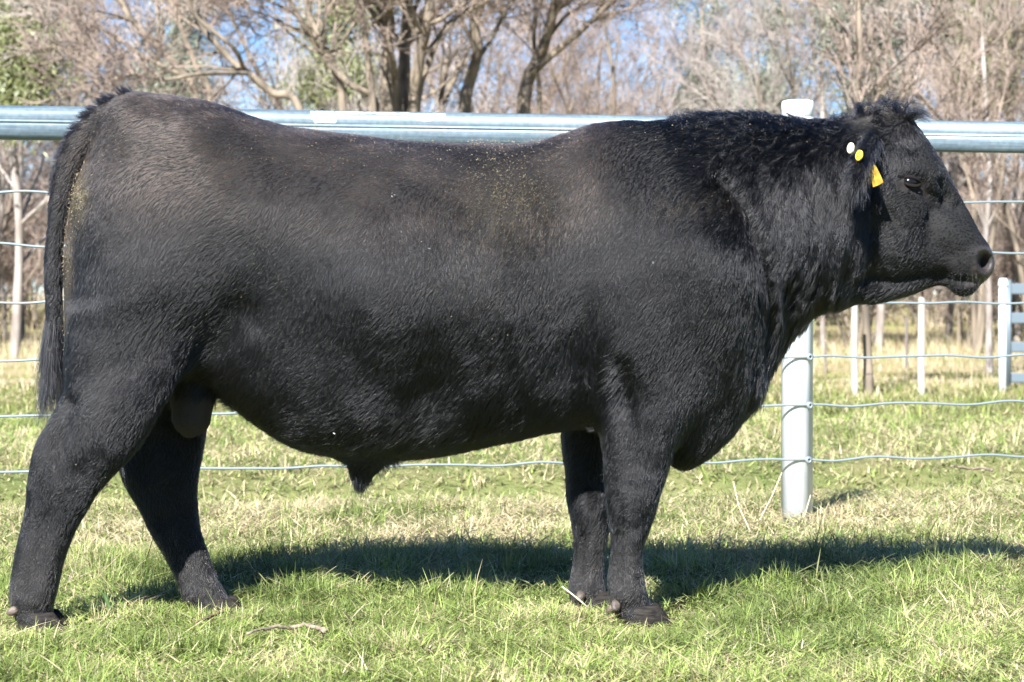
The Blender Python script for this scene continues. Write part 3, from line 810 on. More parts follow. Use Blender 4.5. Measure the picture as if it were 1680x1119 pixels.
# muscles, hollows (px, py, sx, sy, metres)
for (cx, cy, sx, sy, a) in [(190,440,90,130,.036),(415,510,48,66,-.034),(350,580,40,45,-.036),(520,268,75,32,-.022),(345,232,44,30,.024),(650,490,140,110,.026),
 (925,470,42,150,-.032),(1105,450,85,130,.034),(1185,450,30,100,.012),(955,600,18,85,-.022),(930,600,40,60,-.012),(1275,540,30,60,-.02),(1260,330,50,60,-.008),
 (1470,352,30,34,.022),(1520,292,20,9,.010),(1535,270,16,24,.008),(1548,318,10,14,-.008),(1570,345,18,8,-.006),(1580,385,26,14,.006),(1420,440,20,40,-.010),(1455,425,30,28,.015),(1500,440,30,10,-.006),(1500,268,26,13,.016),(1497,302,17,10,-.012),(1525,322,12,10,-.012),(1540,335,16,8,-.012),(1515,350,22,16,-.006),(1612,430,8,11,-.05),(1596,425,12,20,.012),
 (1530,430,40,22,.006),(1530,290,14,20,.012),(1480,410,24,30,.008),(320,330,60,50,.008),(560,330,80,40,.006),(760,300,120,40,.006),(1000,330,60,80,.010),(270,560,60,40,-.012)]:
    Wm += a * np.exp(-0.5 * (((PX - cx) / sx) ** 2 + ((PZ - cy) / sy) ** 2))
def furrow(pts, wpx, a):
    global Wm
    P = np.array(pts, float); D2 = np.full(GX.shape, 1e9)
    for p, q in zip(P[:-1], P[1:]):
        e = q - p; t = np.clip(((PX - p[0]) * e[0] + (PZ - p[1]) * e[1]) / (e @ e), 0, 1)
        D2 = np.minimum(D2, (PX - p[0] - t * e[0]) ** 2 + (PZ - p[1] - t * e[1]) ** 2)
    Wm = Wm + a * np.exp(-0.5 * D2 / wpx ** 2)
furrow([(1170,300),(1205,340),(1228,400),(1246,460),(1252,530),(1245,600)], 11, -.036)
furrow([(1262,450),(1266,520),(1262,570),(1240,630)], 9, .018)
furrow([(1290,470),(1288,540),(1262,620)], 10, -.022)
furrow([(1410,300),(1418,360),(1412,430),(1395,490)], 12, -.020)
furrow([(1318,290),(1322,400),(1310,470)], 9, -.008)
furrow([(1350,300),(1362,400),(1350,480)], 10, .007)
furrow([(1285,280),(1290,400),(1280,470)], 12, .008)
furrow([(1606,463),(1590,462),(1560,459),(1535,458)], 4, -.016)
furrow([(400,510),(360,570),(310,630)], 26, -.026)
furrow([(440,560),(370,600),(320,632)], 16, .010)
furrow([(1515,318),(1545,330),(1562,326)], 6, -.010)
furrow([(640,235),(760,245),(900,240)], 14, .0)
Wm = np.clip(Wm, 0.02, 0.5)

poly = spline_closed(to_plane(OUT, BY), 3)
dist = seg_dist(poly, GX, GZ)
t = np.where(dist > 0, np.minimum(dist / Rm, 1.0), dist / Rm)
u = np.clip(1 - t, 0, 6) ** 2
ub = blur(np.minimum(u, 2.0), 0.028)
mixw = sstep(0.0, 0.10, dist)
u = u * (1 - mixw) + ub * mixw
u = np.maximum(u, 0)
m2 = np.minimum(Wm, np.minimum(Rm, 0.3))
Yg = gy[None, :, None].astype(np.float32)
FLD = ((np.sqrt((Yg / Wm[:, None, :].astype(np.float32)) ** 2 + u[:, None, :].astype(np.float32)) - 1) * m2[:, None, :]).astype(np.float32)
del Wn, Rn, Sn, ub

def smin(a, b, k):
    h = np.maximum(k - np.abs(a - b), 0) / k
    return np.minimum(a, b) - h * h * k * 0.25

def box(x0, x1, y0, y1, z0, z1):
    ix = slice(max(0, int((x0 - gx[0]) / VX)), min(len(gx), int((x1 - gx[0]) / VX) + 2))
    iy = slice(max(0, int((y0 - gy[0]) / VX)), min(len(gy), int((y1 - gy[0]) / VX) + 2))
    iz = slice(max(0, int((z0 - gz[0]) / VX)), min(len(gz), int((z1 - gz[0]) / VX) + 2))
    return ix, iy, iz

# legs: depth plane, rows of (py, left, right, depth half-width m, y offset m)
LEGS = {
 'near_hind': (6.03, .07, [(520,125,300,.09,.05),(600,114,296,.09,.03),(640,104,284,.088,.015),(680,82,262,.082,0),(720,63,238,.074,0),(750,53,214,.068,0),(780,48,186,.062,0),(810,43,160,.056,0),(840,37,142,.052,0),
   (870,32,125,.050,0),(900,26,112,.050,0),(930,20,103,.050,0),(960,16,95,.053,0),(985,15,90,.056,0),(1005,20,88,.057,0),(1020,28,90,.058,0),(1036,36,94,.058,0)]),
 'far_hind': (6.40, .07, [(560,230,340,.09,-.05),(640,232,352,.085,-.02),(680,216,345,.078,0),(720,202,338,.07,0),(760,193,330,.064,0),(785,199,327,.06,0),(810,212,326,.055,0),(840,228,326,.052,0),(870,244,330,.050,0),
   (900,262,338,.050,0),(930,278,350,.050,0),(960,292,364,.054,0),(985,302,381,.057,0),(1002,310,396,.058,0),(1012,318,403,.058,0)]),
 'near_front': (6.10, .06, [(520,985,1190,.10,.06),(580,968,1190,.10,.04),(620,972,1172,.098,.02),(650,978,1150,.092,.01),(680,982,1130,.086,0),(720,988,1112,.078,0),(750,991,1103,.072,0),(780,991,1094,.067,0),(810,993,1085,.062,0),
   (840,996,1077,.058,0),(870,1000,1066,.052,0),(900,1001,1058,.047,0),(930,998,1058,.047,0),(960,996,1061,.052,0),(985,998,1067,.056,0),(1005,1008,1077,.058,0),(1025,1020,1086,.058,0)]),
 'far_front': (6.43, .05, [(600,930,1030,.09,-.05),(680,922,1010,.08,-.01),(710,921,1004,.076,0),(740,922,1002,.07,0),(780,926,1001,.064,0),(820,931,1002,.06,0),(850,936,1003,.056,0),(880,941,998,.050,0),(910,940,994,.047,0),
   (940,935,994,.047,0),(965,931,995,.053,0),(985,936,998,.056,0),(1000,944,1002,.056,0)]),
}
LEG_FOOT = {}
for nm, (Yl, k, rows) in LEGS.items():
    zz, xc, rx, ry, yc = [], [], [], [], []
    for (py, l, r, d, yo) in rows:
        A, B = at(l, py, Yl), at(r, py, Yl)
        zz.append(A.z); xc.append((A.x + B.x) / 2); rx.append((B.x - A.x) / 2 - .003); ry.append(d); yc.append(Yl - BY + yo)
    o = np.argsort(zz)
    zz, xc, rx, ry, yc = [np.array(v)[o] for v in (zz, xc, rx, ry, yc)]
    LEG_FOOT[nm] = (xc[0], Yl - BY, zz[0], rx[0], ry[0])
    z0, z1 = zz[0], zz[-1]
    ix, iy, iz = box((xc - rx).min() - .1, (xc + rx).max() + .1, (yc - ry).min() - .1, (yc + ry).max() + .1, -.02, z1 + .1)
    X, Y, Z = gx[ix][:, None, None], gy[iy][None, :, None], gz[iz][None, None, :]
    zc = np.clip(gz[iz], z0, z1)
    f_ = lambda v: blur1(np.interp(zc, zz, v))[None, None, :]
    def blur1(v):
        return np.convolve(np.pad(v, 4, mode='edge'), np.array([1, 2, 3, 4, 5, 4, 3, 2, 1]) / 25.0, 'valid')
    cx_, rx_, cy_, ry_ = f_(xc), f_(rx), f_(yc), f_(ry)
    q = np.sqrt(((X - cx_) / rx_) ** 2 + ((Y - cy_) / ry_) ** 2)
    f = (q - 1) * np.minimum(rx_, ry_)
    f = np.maximum(f, np.maximum(z0 - Z, Z - z1))
    FLD[ix, iy, iz] = smin(FLD[ix, iy, iz], f.astype(np.float32), k)

def capsules(pts, k):
    """pts: (Vector in bull space, radius); a tapered chain."""
    P = np.array([tuple(p) for p, _ in pts]); R = np.array([r for _, r in pts])
    lo, hi = P.min(0) - R.max() - .06, P.max(0) + R.max() + .06
    ix, iy, iz = box(lo[0], hi[0], lo[1], hi[1], lo[2], hi[2])
    X, Y, Z = gx[ix][:, None, None], gy[iy][None, :, None], gz[iz][None, None, :]
    best = None
    for i in range(len(P) - 1):
        e = P[i + 1] - P[i]
        t = np.clip(((X - P[i][0]) * e[0] + (Y - P[i][1]) * e[1] + (Z - P[i][2]) * e[2]) / (e @ e), 0, 1)
        d = np.sqrt((X - P[i][0] - t * e[0]) ** 2 + (Y - P[i][1] - t * e[1]) ** 2 + (Z - P[i][2] - t * e[2]) ** 2) - (R[i] + t * (R[i + 1] - R[i]))
        best = d if best is None else smin(best, d, .003)
    FLD[ix, iy, iz] = smin(FLD[ix, iy, iz], best.astype(np.float32), k)

def bp(px, py, yo=0.0):
    v = at(px, py, BY + yo); return Vector((v.x, yo, v.z))
mm = BY / F
TAIL = [(232,180,24),(205,181,25),(178,193,24),(153,212,24),(131,240,23),(115,268,20),(104,300,18),(96,340,16.5),(91,380,15.5),(88,420,14.5),(88,460,14),(89,500,13),(91,540,12),(91,575,11),(88,605,10)]
capsules([(bp(a, b, -.01), r * mm) for a, b, r in TAIL], .004)
capsules([(bp(318,610), .075), (bp(316,650), .062), (bp(313,685), .054), (bp(310,702), .030)], .012)      # scrotum
capsules([(bp(612,715), .07), (bp(600,748), .048), (bp(594,774), .033), (bp(591,790), .020), (bp(590,797), .012)], .06)         # sheath
capsules([(bp(1490,290,-.118), .020), (bp(1505,292,-.112), .016)], .02)                                    # brow
# ears: a flattened shell whose hollow faces forwards
for s in (-1, 1):
    base, tip = bp(1432, 243, s * .115), bp(1404, 300, s * .30)
    c = np.array(base * .5 + tip * .5)
    ax = np.array(tip - base); L = np.linalg.norm(ax); ax /= L
    fw = np.array([.93, 0, -.1]) - ax * (np.array([.93, 0, -.1]) @ ax); fw /= np.linalg.norm(fw)
    sd = np.cross(ax, fw)
    ix, iy, iz = box(c[0] - .18, c[0] + .18, c[1] - .18, c[1] + .18, c[2] - .18, c[2] + .18)
    X = np.stack(np.meshgrid(gx[ix] - c[0], gy[iy] - c[1], gz[iz] - c[2], indexing='ij'), -1)
    a_, b_, d_ = X @ ax, X @ fw, X @ sd
    wid = .058 * (1 - .25 * np.clip(a_ / (L * .5), -1, 1))
    f1 = (np.sqrt((a_ / (L * .60)) ** 2 + (b_ / .030) ** 2 + (d_ / wid) ** 2) - 1) * .028
    f2 = (np.sqrt(((a_ - .01) / (L * .5)) ** 2 + ((b_ - .030) / .034) ** 2 + (d_ / (wid * .8)) ** 2) - 1) * .028
    f = np.maximum(f1, -f2)
    FLD[ix, iy, iz] = smin(FLD[ix, iy, iz], f.astype(np.float32), .015)

def surface_nets(Fv):
    s = Fv < 0
    nx, ny, nz = Fv.shape
    cnt = np.zeros((nx - 1, ny - 1, nz - 1), np.uint8)
    for i in (0, 1):
        for j in (0, 1):
            for k in (0, 1):
                cnt += s[i:nx - 1 + i, j:ny - 1 + j, k:nz - 1 + k]
    act = np.argwhere((cnt > 0) & (cnt < 8))
    idx = np.full(cnt.shape, -1, np.int32); idx[act[:, 0], act[:, 1], act[:, 2]] = np.arange(len(act))
    corners = np.array([(i, j, k) for i in (0, 1) for j in (0, 1) for k in (0, 1)])
    cv = np.stack([Fv[act[:, 0] + c[0], act[:, 1] + c[1], act[:, 2] + c[2]] for c in corners], 1)
    acc = np.zeros((len(act), 3)); n = np.zeros(len(act))
    for a in range(8):
        for b in range(a + 1, 8):
            if np.abs(corners[a] - corners[b]).sum() == 1:
                va, vb = cv[:, a], cv[:, b]
                m = (va < 0) != (vb < 0)
                tt = np.where(m, va / np.where(m, va - vb, 1), 0)
                acc += m[:, None] * (corners[a] + tt[:, None] * (corners[b] - corners[a])); n += m
    V = act + acc / n[:, None]
    quads = []
    for ax in range(3):
        sl0 = [slice(1, -1)] * 3; sl1 = [slice(1, -1)] * 3
        sl0[ax] = slice(0, -1); sl1[ax] = slice(1, None)
        a, b = s[tuple(sl0)], s[tuple(sl1)]
        e = np.argwhere(a != b)
        off = np.ones(3, int); off[ax] = 0
        g = e + off
        u_, v_ = [i for i in range(3) if i != ax]
        def cell(du, dv):
            q = g.copy(); q[:, u_] -= du; q[:, v_] -= dv
            return idx[q[:, 0], q[:, 1], q[:, 2]]
        Q = np.stack([cell(1, 1), cell(0, 1), cell(0, 0), cell(1, 0)], 1)
        flip = b[e[:, 0], e[:, 1], e[:, 2]] if ax != 1 else a[e[:, 0], e[:, 1], e[:, 2]]
        Q[flip] = Q[flip][:, ::-1]
        quads.append(Q)
    return V, np.concatenate(quads)

BV, BQ = surface_nets(FLD)
del FLD
BV = np.array([gx[0], gy[0], gz[0]]) + BV * VX
E = np.concatenate([BQ[:, [0, 1]], BQ[:, [1, 2]], BQ[:, [2, 3]], BQ[:, [3, 0]]])
def laplace(V, w):
    S = np.zeros_like(V); n = np.bincount(E[:, 0], minlength=len(V)) + np.bincount(E[:, 1], minlength=len(V))
    for c in range(3):
        S[:, c] = np.bincount(E[:, 0], V[E[:, 1], c], len(V)) + np.bincount(E[:, 1], V[E[:, 0], c], len(V))
    return V + w * (S / np.maximum(n, 1)[:, None] - V)
for _ in range(5):
    BV = laplace(BV, .55); BV = laplace(BV, -.56)
def vnormals(V):
    fn = np.cross(V[BQ[:, 2]] - V[BQ[:, 0]], V[BQ[:, 3]] - V[BQ[:, 1]])
    N = np.zeros_like(V)
    for k in range(4):
        for c in range(3):
            N[:, c] += np.bincount(BQ[:, k], fn[:, c], len(V))
    return N / np.maximum(np.linalg.norm(N, axis=1, keepdims=True), 1e-12)
BN = vnormals(BV)
if (BN[:, 2] * (BV[:, 2] - BV[:, 2].mean())).mean() < 0:
    BQ = BQ[:, ::-1].copy(); BN = -BN
# skin relief: slack folds on the neck, gentle muscle relief
vpx, vpy = proj(BV[:, 0], BY + BV[:, 1], BV[:, 2])
neckw = sstep(1180, 1260, vpx) * (1 - sstep(1400, 1450, vpx)) * sstep(230, 300, vpy)
BV = BV + BN * (neckw * .004 * np.sin(vpx / 9.0 + 1.2 * wave(BV, 5, .25)) + .0008 * wave(BV, 6, .11) + .0016 * wave(BV, 7, .28))[:, None]
BN = vnormals(BV)

# legs: joints, tendons and hollows, pushed along the normal: (px, py, sx, sy, metres, y range)
vpx, vpy = proj(BV[:, 0], BY + BV[:, 1], BV[:, 2])
def sculpt(cx, cy, sx, sy, a, y0, y1, facing=-1):
    global BV
    w = np.exp(-.5 * (((vpx - cx) / sx) ** 2 + ((vpy - cy) / sy) ** 2)) * (BV[:, 1] > y0) * (BV[:, 1] < y1) * np.clip(BN[:, 1] * facing * 1.6, 0, 1)
    BV = BV + BN * (a * w)[:, None]
def groove(pts, wpx, a, y0, y1, facing=-1):
    global BV
    D2 = np.full(len(BV), 1e9); P = np.array(pts, float)
    for p, q in zip(P[:-1], P[1:]):
        e = q - p; t = np.clip(((vpx - p[0]) * e[0] + (vpy - p[1]) * e[1]) / (e @ e), 0, 1)
        D2 = np.minimum(D2, (vpx - p[0] - t * e[0]) ** 2 + (vpy - p[1] - t * e[1]) ** 2)
    w = np.exp(-.5 * D2 / wpx ** 2) * (BV[:, 1] > y0) * (BV[:, 1] < y1) * np.clip(BN[:, 1] * facing * 1.6, 0, 1)
    BV = BV + BN * (a * w)[:, None]
NL, FR = (-.5, -.02), (.0, .5)
groove([(112,660),(103,690),(92,735)], 11, -.017, *NL); groove([(80,690),(62,745),(52,800)], 9, .007, *NL)
sculpt(150,728,22,26,.012,*NL); sculpt(130,775,20,14,-.008,*NL); sculpt(92,790,22,24,.005,*NL); groove([(185,735),(160,790),(140,830)], 9, .006, *NL)
groove([(72,850),(58,920),(48,975)], 7, -.006, *NL); groove([(104,850),(90,910),(80,960)], 8, .004, *NL); sculpt(58,978,30,14,.009,*NL); sculpt(55,1005,26,8,-.006,*NL)
groove([(1020,600),(1035,680),(1045,760)], 11, -.013, *NL); sculpt(1085,650,28,50,.014,*NL); sculpt(1005,690,14,40,.008,*NL); groove([(1065,700),(1070,770)], 8, -.006, *NL)
sculpt(1042,824,24,26,.006,*NL); groove([(1015,792),(1045,798),(1070,786)], 5, -.0022, *NL); groove([(1018,862),(1040,866),(1058,856)], 5, -.002, *NL); groove([(1012,812),(1024,836),(1020,858)], 5, -.004, *NL); sculpt(1008,838,9,16,.003,*NL)
groove([(1018,880),(1014,925),(1014,955)], 6, -.010, *NL); groove([(1040,885),(1040,950)], 9, .004, *NL); sculpt(1030,972,26,13,.009,*NL); sculpt(1040,996,24,6,-.006,*NL)
groove([(958,880),(953,925),(952,950)], 6, -.009, *FR); sculpt(966,838,22,22,.009,*FR); sculpt(965,968,22,12,.008,*FR)
groove([(262,850),(285,900),(308,955)], 7, -.009, *FR); sculpt(325,965,24,14,.008,*FR); groove([(255,720),(240,770)], 10, -.010, *FR); sculpt(290,780,22,30,.010,*FR)
BN = vnormals(BV)
BV = laplace(BV, .3); BN = vnormals(BV)

HEADR = (-.5, .0)
groove([(1478,292),(1490,286),(1505,289),(1516,297)], 3.5, -.005, *HEADR)      # upper lid fold
groove([(1474,283),(1492,276),(1512,280)], 4.5, .006, *HEADR)
groove([(1480,306),(1495,311),(1512,309)], 3.2, -.004, *HEADR); groove([(1484,316),(1502,320),(1518,318)], 3.5, .003, *HEADR)
groove([(1512,312),(1524,322),(1534,340),(1532,356)], 6.5, -.016, *HEADR); groove([(1546,296),(1554,318),(1552,334),(1566,342),(1574,338)], 5.5, -.014, *HEADR)
groove([(1540,345),(1525,375),(1530,400),(1560,420)], 9, -.010, *HEADR); groove([(1556,360),(1580,395)], 9, .006, *HEADR)
groove([(1450,310),(1458,345),(1480,378)], 5, -.010, *HEADR)
groove([(1598,418),(1603,410),(1614,408),(1622,416)], 3.5, .006, *HEADR); groove([(1600,424),(1602,440),(1612,448)], 3.5, .005, *HEADR)
groove([(1430,455),(1470,462),(1520,455),(1548,450)], 8, -.013, *HEADR)
groove([(1478,232),(1496,240),(1512,236)], 5, -.006, *HEADR); groove([(1488,256),(1505,252),(1520,256)], 5, .005, *HEADR)
BN = vnormals(BV)
sculpt(1612, 431, 7, 9, -.012, *HEADR); sculpt(1606, 432, 3, 10, .003, *HEADR)
BN = vnormals(BV)
# hide colours (per vertex): dark skin, brown scrotum, grey nose, pink eye corner
def gz2(cx, cy, sx, sy, X=None, Y=None):
    return np.exp(-0.5 * (((X - cx) / sx) ** 2 + ((Y - cy) / sy) ** 2))
vpx, vpy = proj(BV[:, 0], BY + BV[:, 1], BV[:, 2])
near = BV[:, 1] < 0
HC = np.tile(np.array([.007, .0068, .007, 1.0]), (len(BV), 1))
def paint(w, c):
    HC[:, :3] = HC[:, :3] * (1 - w[:, None]) + np.array(c) * w[:, None]
isscr = (np.abs(BV[:, 1]) < .078) * sstep(272, 280, vpx) * (1 - sstep(350, 356, vpx)) * sstep(640, 665, vpy) * (1 - sstep(724, 730, vpy))
paint(isscr, (.030, .024, .022))
nose = sstep(1592, 1606, vpx + .35 * (vpy - 430)) * sstep(400, 408, vpy) * (1 - sstep(466, 474, vpy))
paint(nose, (.040, .034, .034))
paint(gz2(1612, 431, 9, 10, vpx, vpy), (.004, .003, .003))  # nostril hole: its inner shade painted in as near-black
eyer = .8 * gz2(1495, 301, 18, 9, vpx, vpy) + gz2(1517, 316, 8, 7, vpx, vpy)
paint(np.clip(eyer, 0, 1) * .8, (.022, .016, .016))
HC[:, 3] = .85 - .55 * nose * (1 - gz2(1612, 431, 10, 11, vpx, vpy)) - .2 * np.clip(eyer, 0, 1)
hide = bpy.data.materials.new("bull_hide"); hide.use_nodes = True
hb = hide.node_tree.nodes["Principled BSDF"]
va = hide.node_tree.nodes.new("ShaderNodeAttribute"); va.attribute_name = "tint"
hide.node_tree.links.new(va.outputs["Color"], hb.inputs["Base Color"])
hide.node_tree.links.new(va.outputs["Alpha"], hb.inputs["Roughness"])
hb.inputs["Specular IOR Level"].default_value = .28
hn = hide.node_tree.nodes.new("ShaderNodeTexNoise"); hn.inputs["Scale"].default_value = 160
hbp = hide.node_tree.nodes.new("ShaderNodeBump"); hbp.inputs["Strength"].default_value = .35; hbp.inputs["Distance"].default_value = .004
hide.node_tree.links.new(hn.outputs["Fac"], hbp.inputs["Height"]); hide.node_tree.links.new(hbp.outputs[0], hb.inputs["Normal"])
bull = link("bull", np_mesh("bull", BV, BQ, True, HC), hide, loc=(0, BY, 0))
tag(bull, "large black bull standing side-on in the grass before the rail fence", "bull")

# ---- coat
def hair_material(name, rough=.24, radial=.40, coat=0.0):
    m = bpy.data.materials.new(name); m.use_nodes = True
    nt = m.node_tree; nt.nodes.clear()
    o = nt.nodes.new("ShaderNodeOutputMaterial"); h = nt.nodes.new("ShaderNodeBsdfHairPrincipled")
    h.model = 'CHIANG'; h.parametrization = 'COLOR'
    a = nt.nodes.new("ShaderNodeAttribute"); a.attribute_name = "tint"
    nt.links.new(a.outputs["Color"], h.inputs["Color"])
    h.inputs["Roughness"].default_value = rough
    h.inputs["Radial Roughness"].default_value = radial
    h.inputs["Coat"].default_value = coat
    h.inputs["Random Roughness"].default_value = .3
    h.inputs["IOR"].default_value = 1.42
    nt.links.new(h.outputs[0], o.inputs[0])
    return m
coat_mat = hair_material("black_coat")

def make_hair(name, P, radius, tint, mat, parent, tip=.25):
    """P (n, k, 3) strand points; one Curves object."""
    n, k = P.shape[:2]
    hc = bpy.data.hair_curves.new(name)
    hc.add_curves([k] * n)
    hc.attributes["position"].data.foreach_set("vector", P.astype(np.float32).ravel())
    prof = np.linspace(1, 0, k) ** .7 * (1 - tip) + tip
    ra = hc.attributes.get("radius") or hc.attributes.new("radius", 'FLOAT', 'POINT')
    ra.data.foreach_set("value", (radius[:, None] * prof[None]).astype(np.float32).ravel())
    ca = hc.attributes.new("tint", 'FLOAT_COLOR', 'CURVE')
    ca.data.foreach_set("color", np.concatenate([tint, np.ones((n, 1))], 1).astype(np.float32).ravel())
    hc.materials.append(mat)
    o = bpy.data.objects.new(name, hc); COL.objects.link(o)
    if parent is not None: o.parent = parent
    return o

RNG = np.random.default_rng(11)
T3 = np.concatenate([BQ[:, [0, 1, 2]], BQ[:, [0, 2, 3]]])
TA = np.linalg.norm(np.cross(BV[T3[:, 1]] - BV[T3[:, 0]], BV[T3[:, 2]] - BV[T3[:, 0]]), axis=1) / 2
TC = BV[T3].mean(1); TN = BN[T3].mean(1)
tpx, tpy = proj(TC[:, 0], BY + TC[:, 1], TC[:, 2])
side = TN[:, 1]
dens = np.where(side < .35, 1.0, .28)                       # the far flank is sparser
bald = np.clip(HC[T3[:, 0], 0] * 0 + (isscr + nose + 1.1 * np.clip(eyer, 0, 1))[T3].max(1), 0, 1)
dens = dens * (1 - bald * .97)
dens *= np.where(gz2(1490, 299, 13, 9, tpx, tpy) > .3, 0, 1)
dens *= np.where(TC[:, 2] < .03, 0, 1)
dens *= 1 + .5 * sstep(1350, 1450, tpx)
NH = COAT_N
prob = TA * dens; prob /= prob.sum()
ti = RNG.choice(len(T3), NH, p=prob)
r1, r2 = np.sqrt(RNG.random(NH)), RNG.random(NH)
w0, w1, w2 = 1 - r1, r1 * (1 - r2), r1 * r2
tri = T3[ti]
R0 = BV[tri[:, 0]] * w0[:, None] + BV[tri[:, 1]] * w1[:, None] + BV[tri[:, 2]] * w2[:, None]
NN = BN[tri[:, 0]] * w0[:, None] + BN[tri[:, 1]] * w1[:, None] + BN[tri[:, 2]] * w2[:, None]
NN /= np.linalg.norm(NN, axis=1, keepdims=True)
hx, hy = proj(R0[:, 0], BY + R0[:, 1], R0[:, 2])
up = NN[:, 2]

def blend(pairs, X, Y):
    """smooth interpolation of control values over the side view"""
    acc, S = 0, 1e-9
    for (cx, cy, s, *v) in pairs:
        g = 1.0 / (.06 + ((X - cx) ** 2 + (Y - cy) ** 2) / s ** 2) ** 2
        acc = acc + g[:, None] * np.array(v)[None]; S = S + g
    return acc / S[:, None]
# flow (dx, dz) and length in mm
FLOW = [(250,200,90,-.9,-.35,20),(200,420,110,-.5,-.9,22),(200,600,90,-.55,-.85,24),(120,800,70,-.45,-.9,18),(60,950,70,-.25,-1,14),(300,860,90,.1,-1,16),(450,260,90,-.85,-.5,18),(420,420,100,-.6,-.8,22),
 (360,580,60,-.75,-.55,26),(620,260,90,-.8,-.6,17),(650,420,110,-.35,-.95,20),(650,600,90,-.55,-.85,27),(700,710,60,-.5,-.8,34),(480,700,60,-.6,-.6,24),(860,280,90,-.6,-.7,18),(860,450,110,-.35,-.95,21),
 (860,620,80,-.6,-.9,34),(960,600,40,-.3,-.95,40),(1000,640,35,-.45,-.75,34),(1050,300,90,-.5,-.8,20),(1080,450,100,-.25,-1,18),(1120,560,80,-.35,-.9,22),(1040,800,80,-.3,-.9,19),(1030,940,60,-.3,-1,14),
 (960,800,40,-.6,-.7,22),(1180,250,70,-.75,-.4,42),(1300,230,60,-.6,-.6,46),(1210,380,50,-.5,-.8,34),(1300,360,60,-.1,-1,38),(1280,480,40,-.2,-1,48),(1340,470,50,-.45,-.9,46),(1250,600,50,-.3,-.9,40),
 (1180,700,60,-.4,-.8,26),(1400,270,40,-.3,-.9,34),(1400,420,50,-.35,-.95,36),(1440,480,40,-.6,-.6,26),(1440,185,30,-.5,.2,24),(1480,240,30,-.1,-.9,22),(1520,260,30,-.4,-.6,9),(1470,350,34,-.6,-.7,9),
 (1480,405,40,-.7,-.7,15),(1540,360,40,-.8,-.5,6),(1560,430,40,-.8,-.4,7),(1600,400,25,-.9,.2,7),(1580,475,20,-.8,-.4,8),(1412,290,16,-.55,-.5,34),(1428,235,12,-.5,-.6,26)]
FL = blend(FLOW, hx, hy)
ang_n = .16 * wave(R0, 21, .22) + .06 * wave(R0, 22, .08) + .11 * RNG.normal(size=NH) + sstep(690, 760, hy) * (.25 * wave(R0, 23, .05) + .2 * wave(R0, 24, .12))
ca, sa = np.cos(ang_n), np.sin(ang_n)
fx, fz = FL[:, 0] * ca - FL[:, 1] * sa, FL[:, 0] * sa + FL[:, 1] * ca
D = np.stack([fx, np.zeros(NH), fz], 1)
T = D - NN * (D * NN).sum(1, keepdims=True)
bad = np.linalg.norm(T, axis=1) < .15
T[bad] += np.array([-.6, 0, 0])
T /= np.maximum(np.linalg.norm(T, axis=1, keepdims=True), 1e-6)
LEN = FL[:, 2] * .001 * (1 - .15 * (FL[:, 2] < 27)) * RNG.uniform(.6, 1.15, NH) * np.where(RNG.random(NH) < .05, 1.55, 1)
def clump_ids(P, cell, seed):
    """jittered-lattice Voronoi: nearest clump centre of every root"""
    base = np.floor(P / cell).astype(np.int64)
    bd = np.full(len(P), 1e9); bc = np.zeros_like(P); bid = np.zeros(len(P), np.int64)
    for i in (-1, 0, 1):
        for j in (-1, 0, 1):
            for k in (-1, 0, 1):
                c = base + np.array([i, j, k])
                h = (c[:, 0] * 73856093) ^ (c[:, 1] * 19349663) ^ (c[:, 2] * 83492791) ^ seed
                h = (h * 2654435761) & 0xFFFFFFFF
                J = np.stack([(h & 1023), ((h >> 10) & 1023), ((h >> 20) & 1023)], 1) / 1023.0
                ctr = (c + J) * cell
                d = ((P - ctr) ** 2).sum(1)
                m = d < bd
                bd[m] = d[m]; bc[m] = ctr[m]; bid[m] = h[m]
    return bc, bid
def clump_vec(bid, salt):
    h = ((bid + salt) * 2246822519) & 0xFFFFFFFF
    h = ((h ^ (h >> 13)) * 3266489917) & 0xFFFFFFFF
    return np.stack([(h & 1023), ((h >> 10) & 1023), ((h >> 20) & 1023)], 1) / 511.5 - 1
longf = sstep(.028, .046, FL[:, 2] * .001)
cell_s = .0095
bc, bid = clump_ids(R0, cell_s, 5)
bc2, bid2 = clump_ids(R0, .022, 9)
usebig = RNG.random(NH) < longf
bc = np.where(usebig[:, None], bc2, bc); bid = np.where(usebig, bid2, bid)
cv = clump_vec(bid, 3); lift_c = clump_vec(bid, 17)[:, 0]
Bt = np.cross(NN, T)
T2 = T + Bt * (cv[:, 0] * (.13 + .12 * longf))[:, None]
T2 /= np.linalg.norm(T2, axis=1, keepdims=True)
lift = .17 + .09 * lift_c + .035 * RNG.normal(size=NH) + longf * (.16 + .09 * lift_c)
lift = np.clip(lift + .36 * np.clip(.12 - up, 0, .6) * (side < 2)[ti], .06, .85)
pull = (bc - R0); pull -= NN * (pull * NN).sum(1, keepdims=True)
kk = 5
S = np.linspace(0, 1, kk)
P = np.zeros((NH, kk, 3))
curl_a = longf * .0042 * (1 + .6 * sstep(1380, 1420, hx) * (1 - sstep(200, 240, hy)))
ph = clump_vec(bid, 29)[:, 1] * np.pi
for i, s in enumerate(S):
    p = R0 + T2 * (LEN * s)[:, None] + NN * (LEN * (lift * (s - .32 * s * s)))[:, None]
    p += pull * ((.62 + .15 * longf) * s)[:, None]
    p += (Bt * np.sin(ph + s * 5.5)[:, None] + NN * np.cos(ph + s * 5.5)[:, None] * .6) * (curl_a * s)[:, None]
    p += RNG.normal(size=(NH, 3)) * (.0007 * s)
    P[:, i] = p - NN * (.001 if i == 0 else 0)
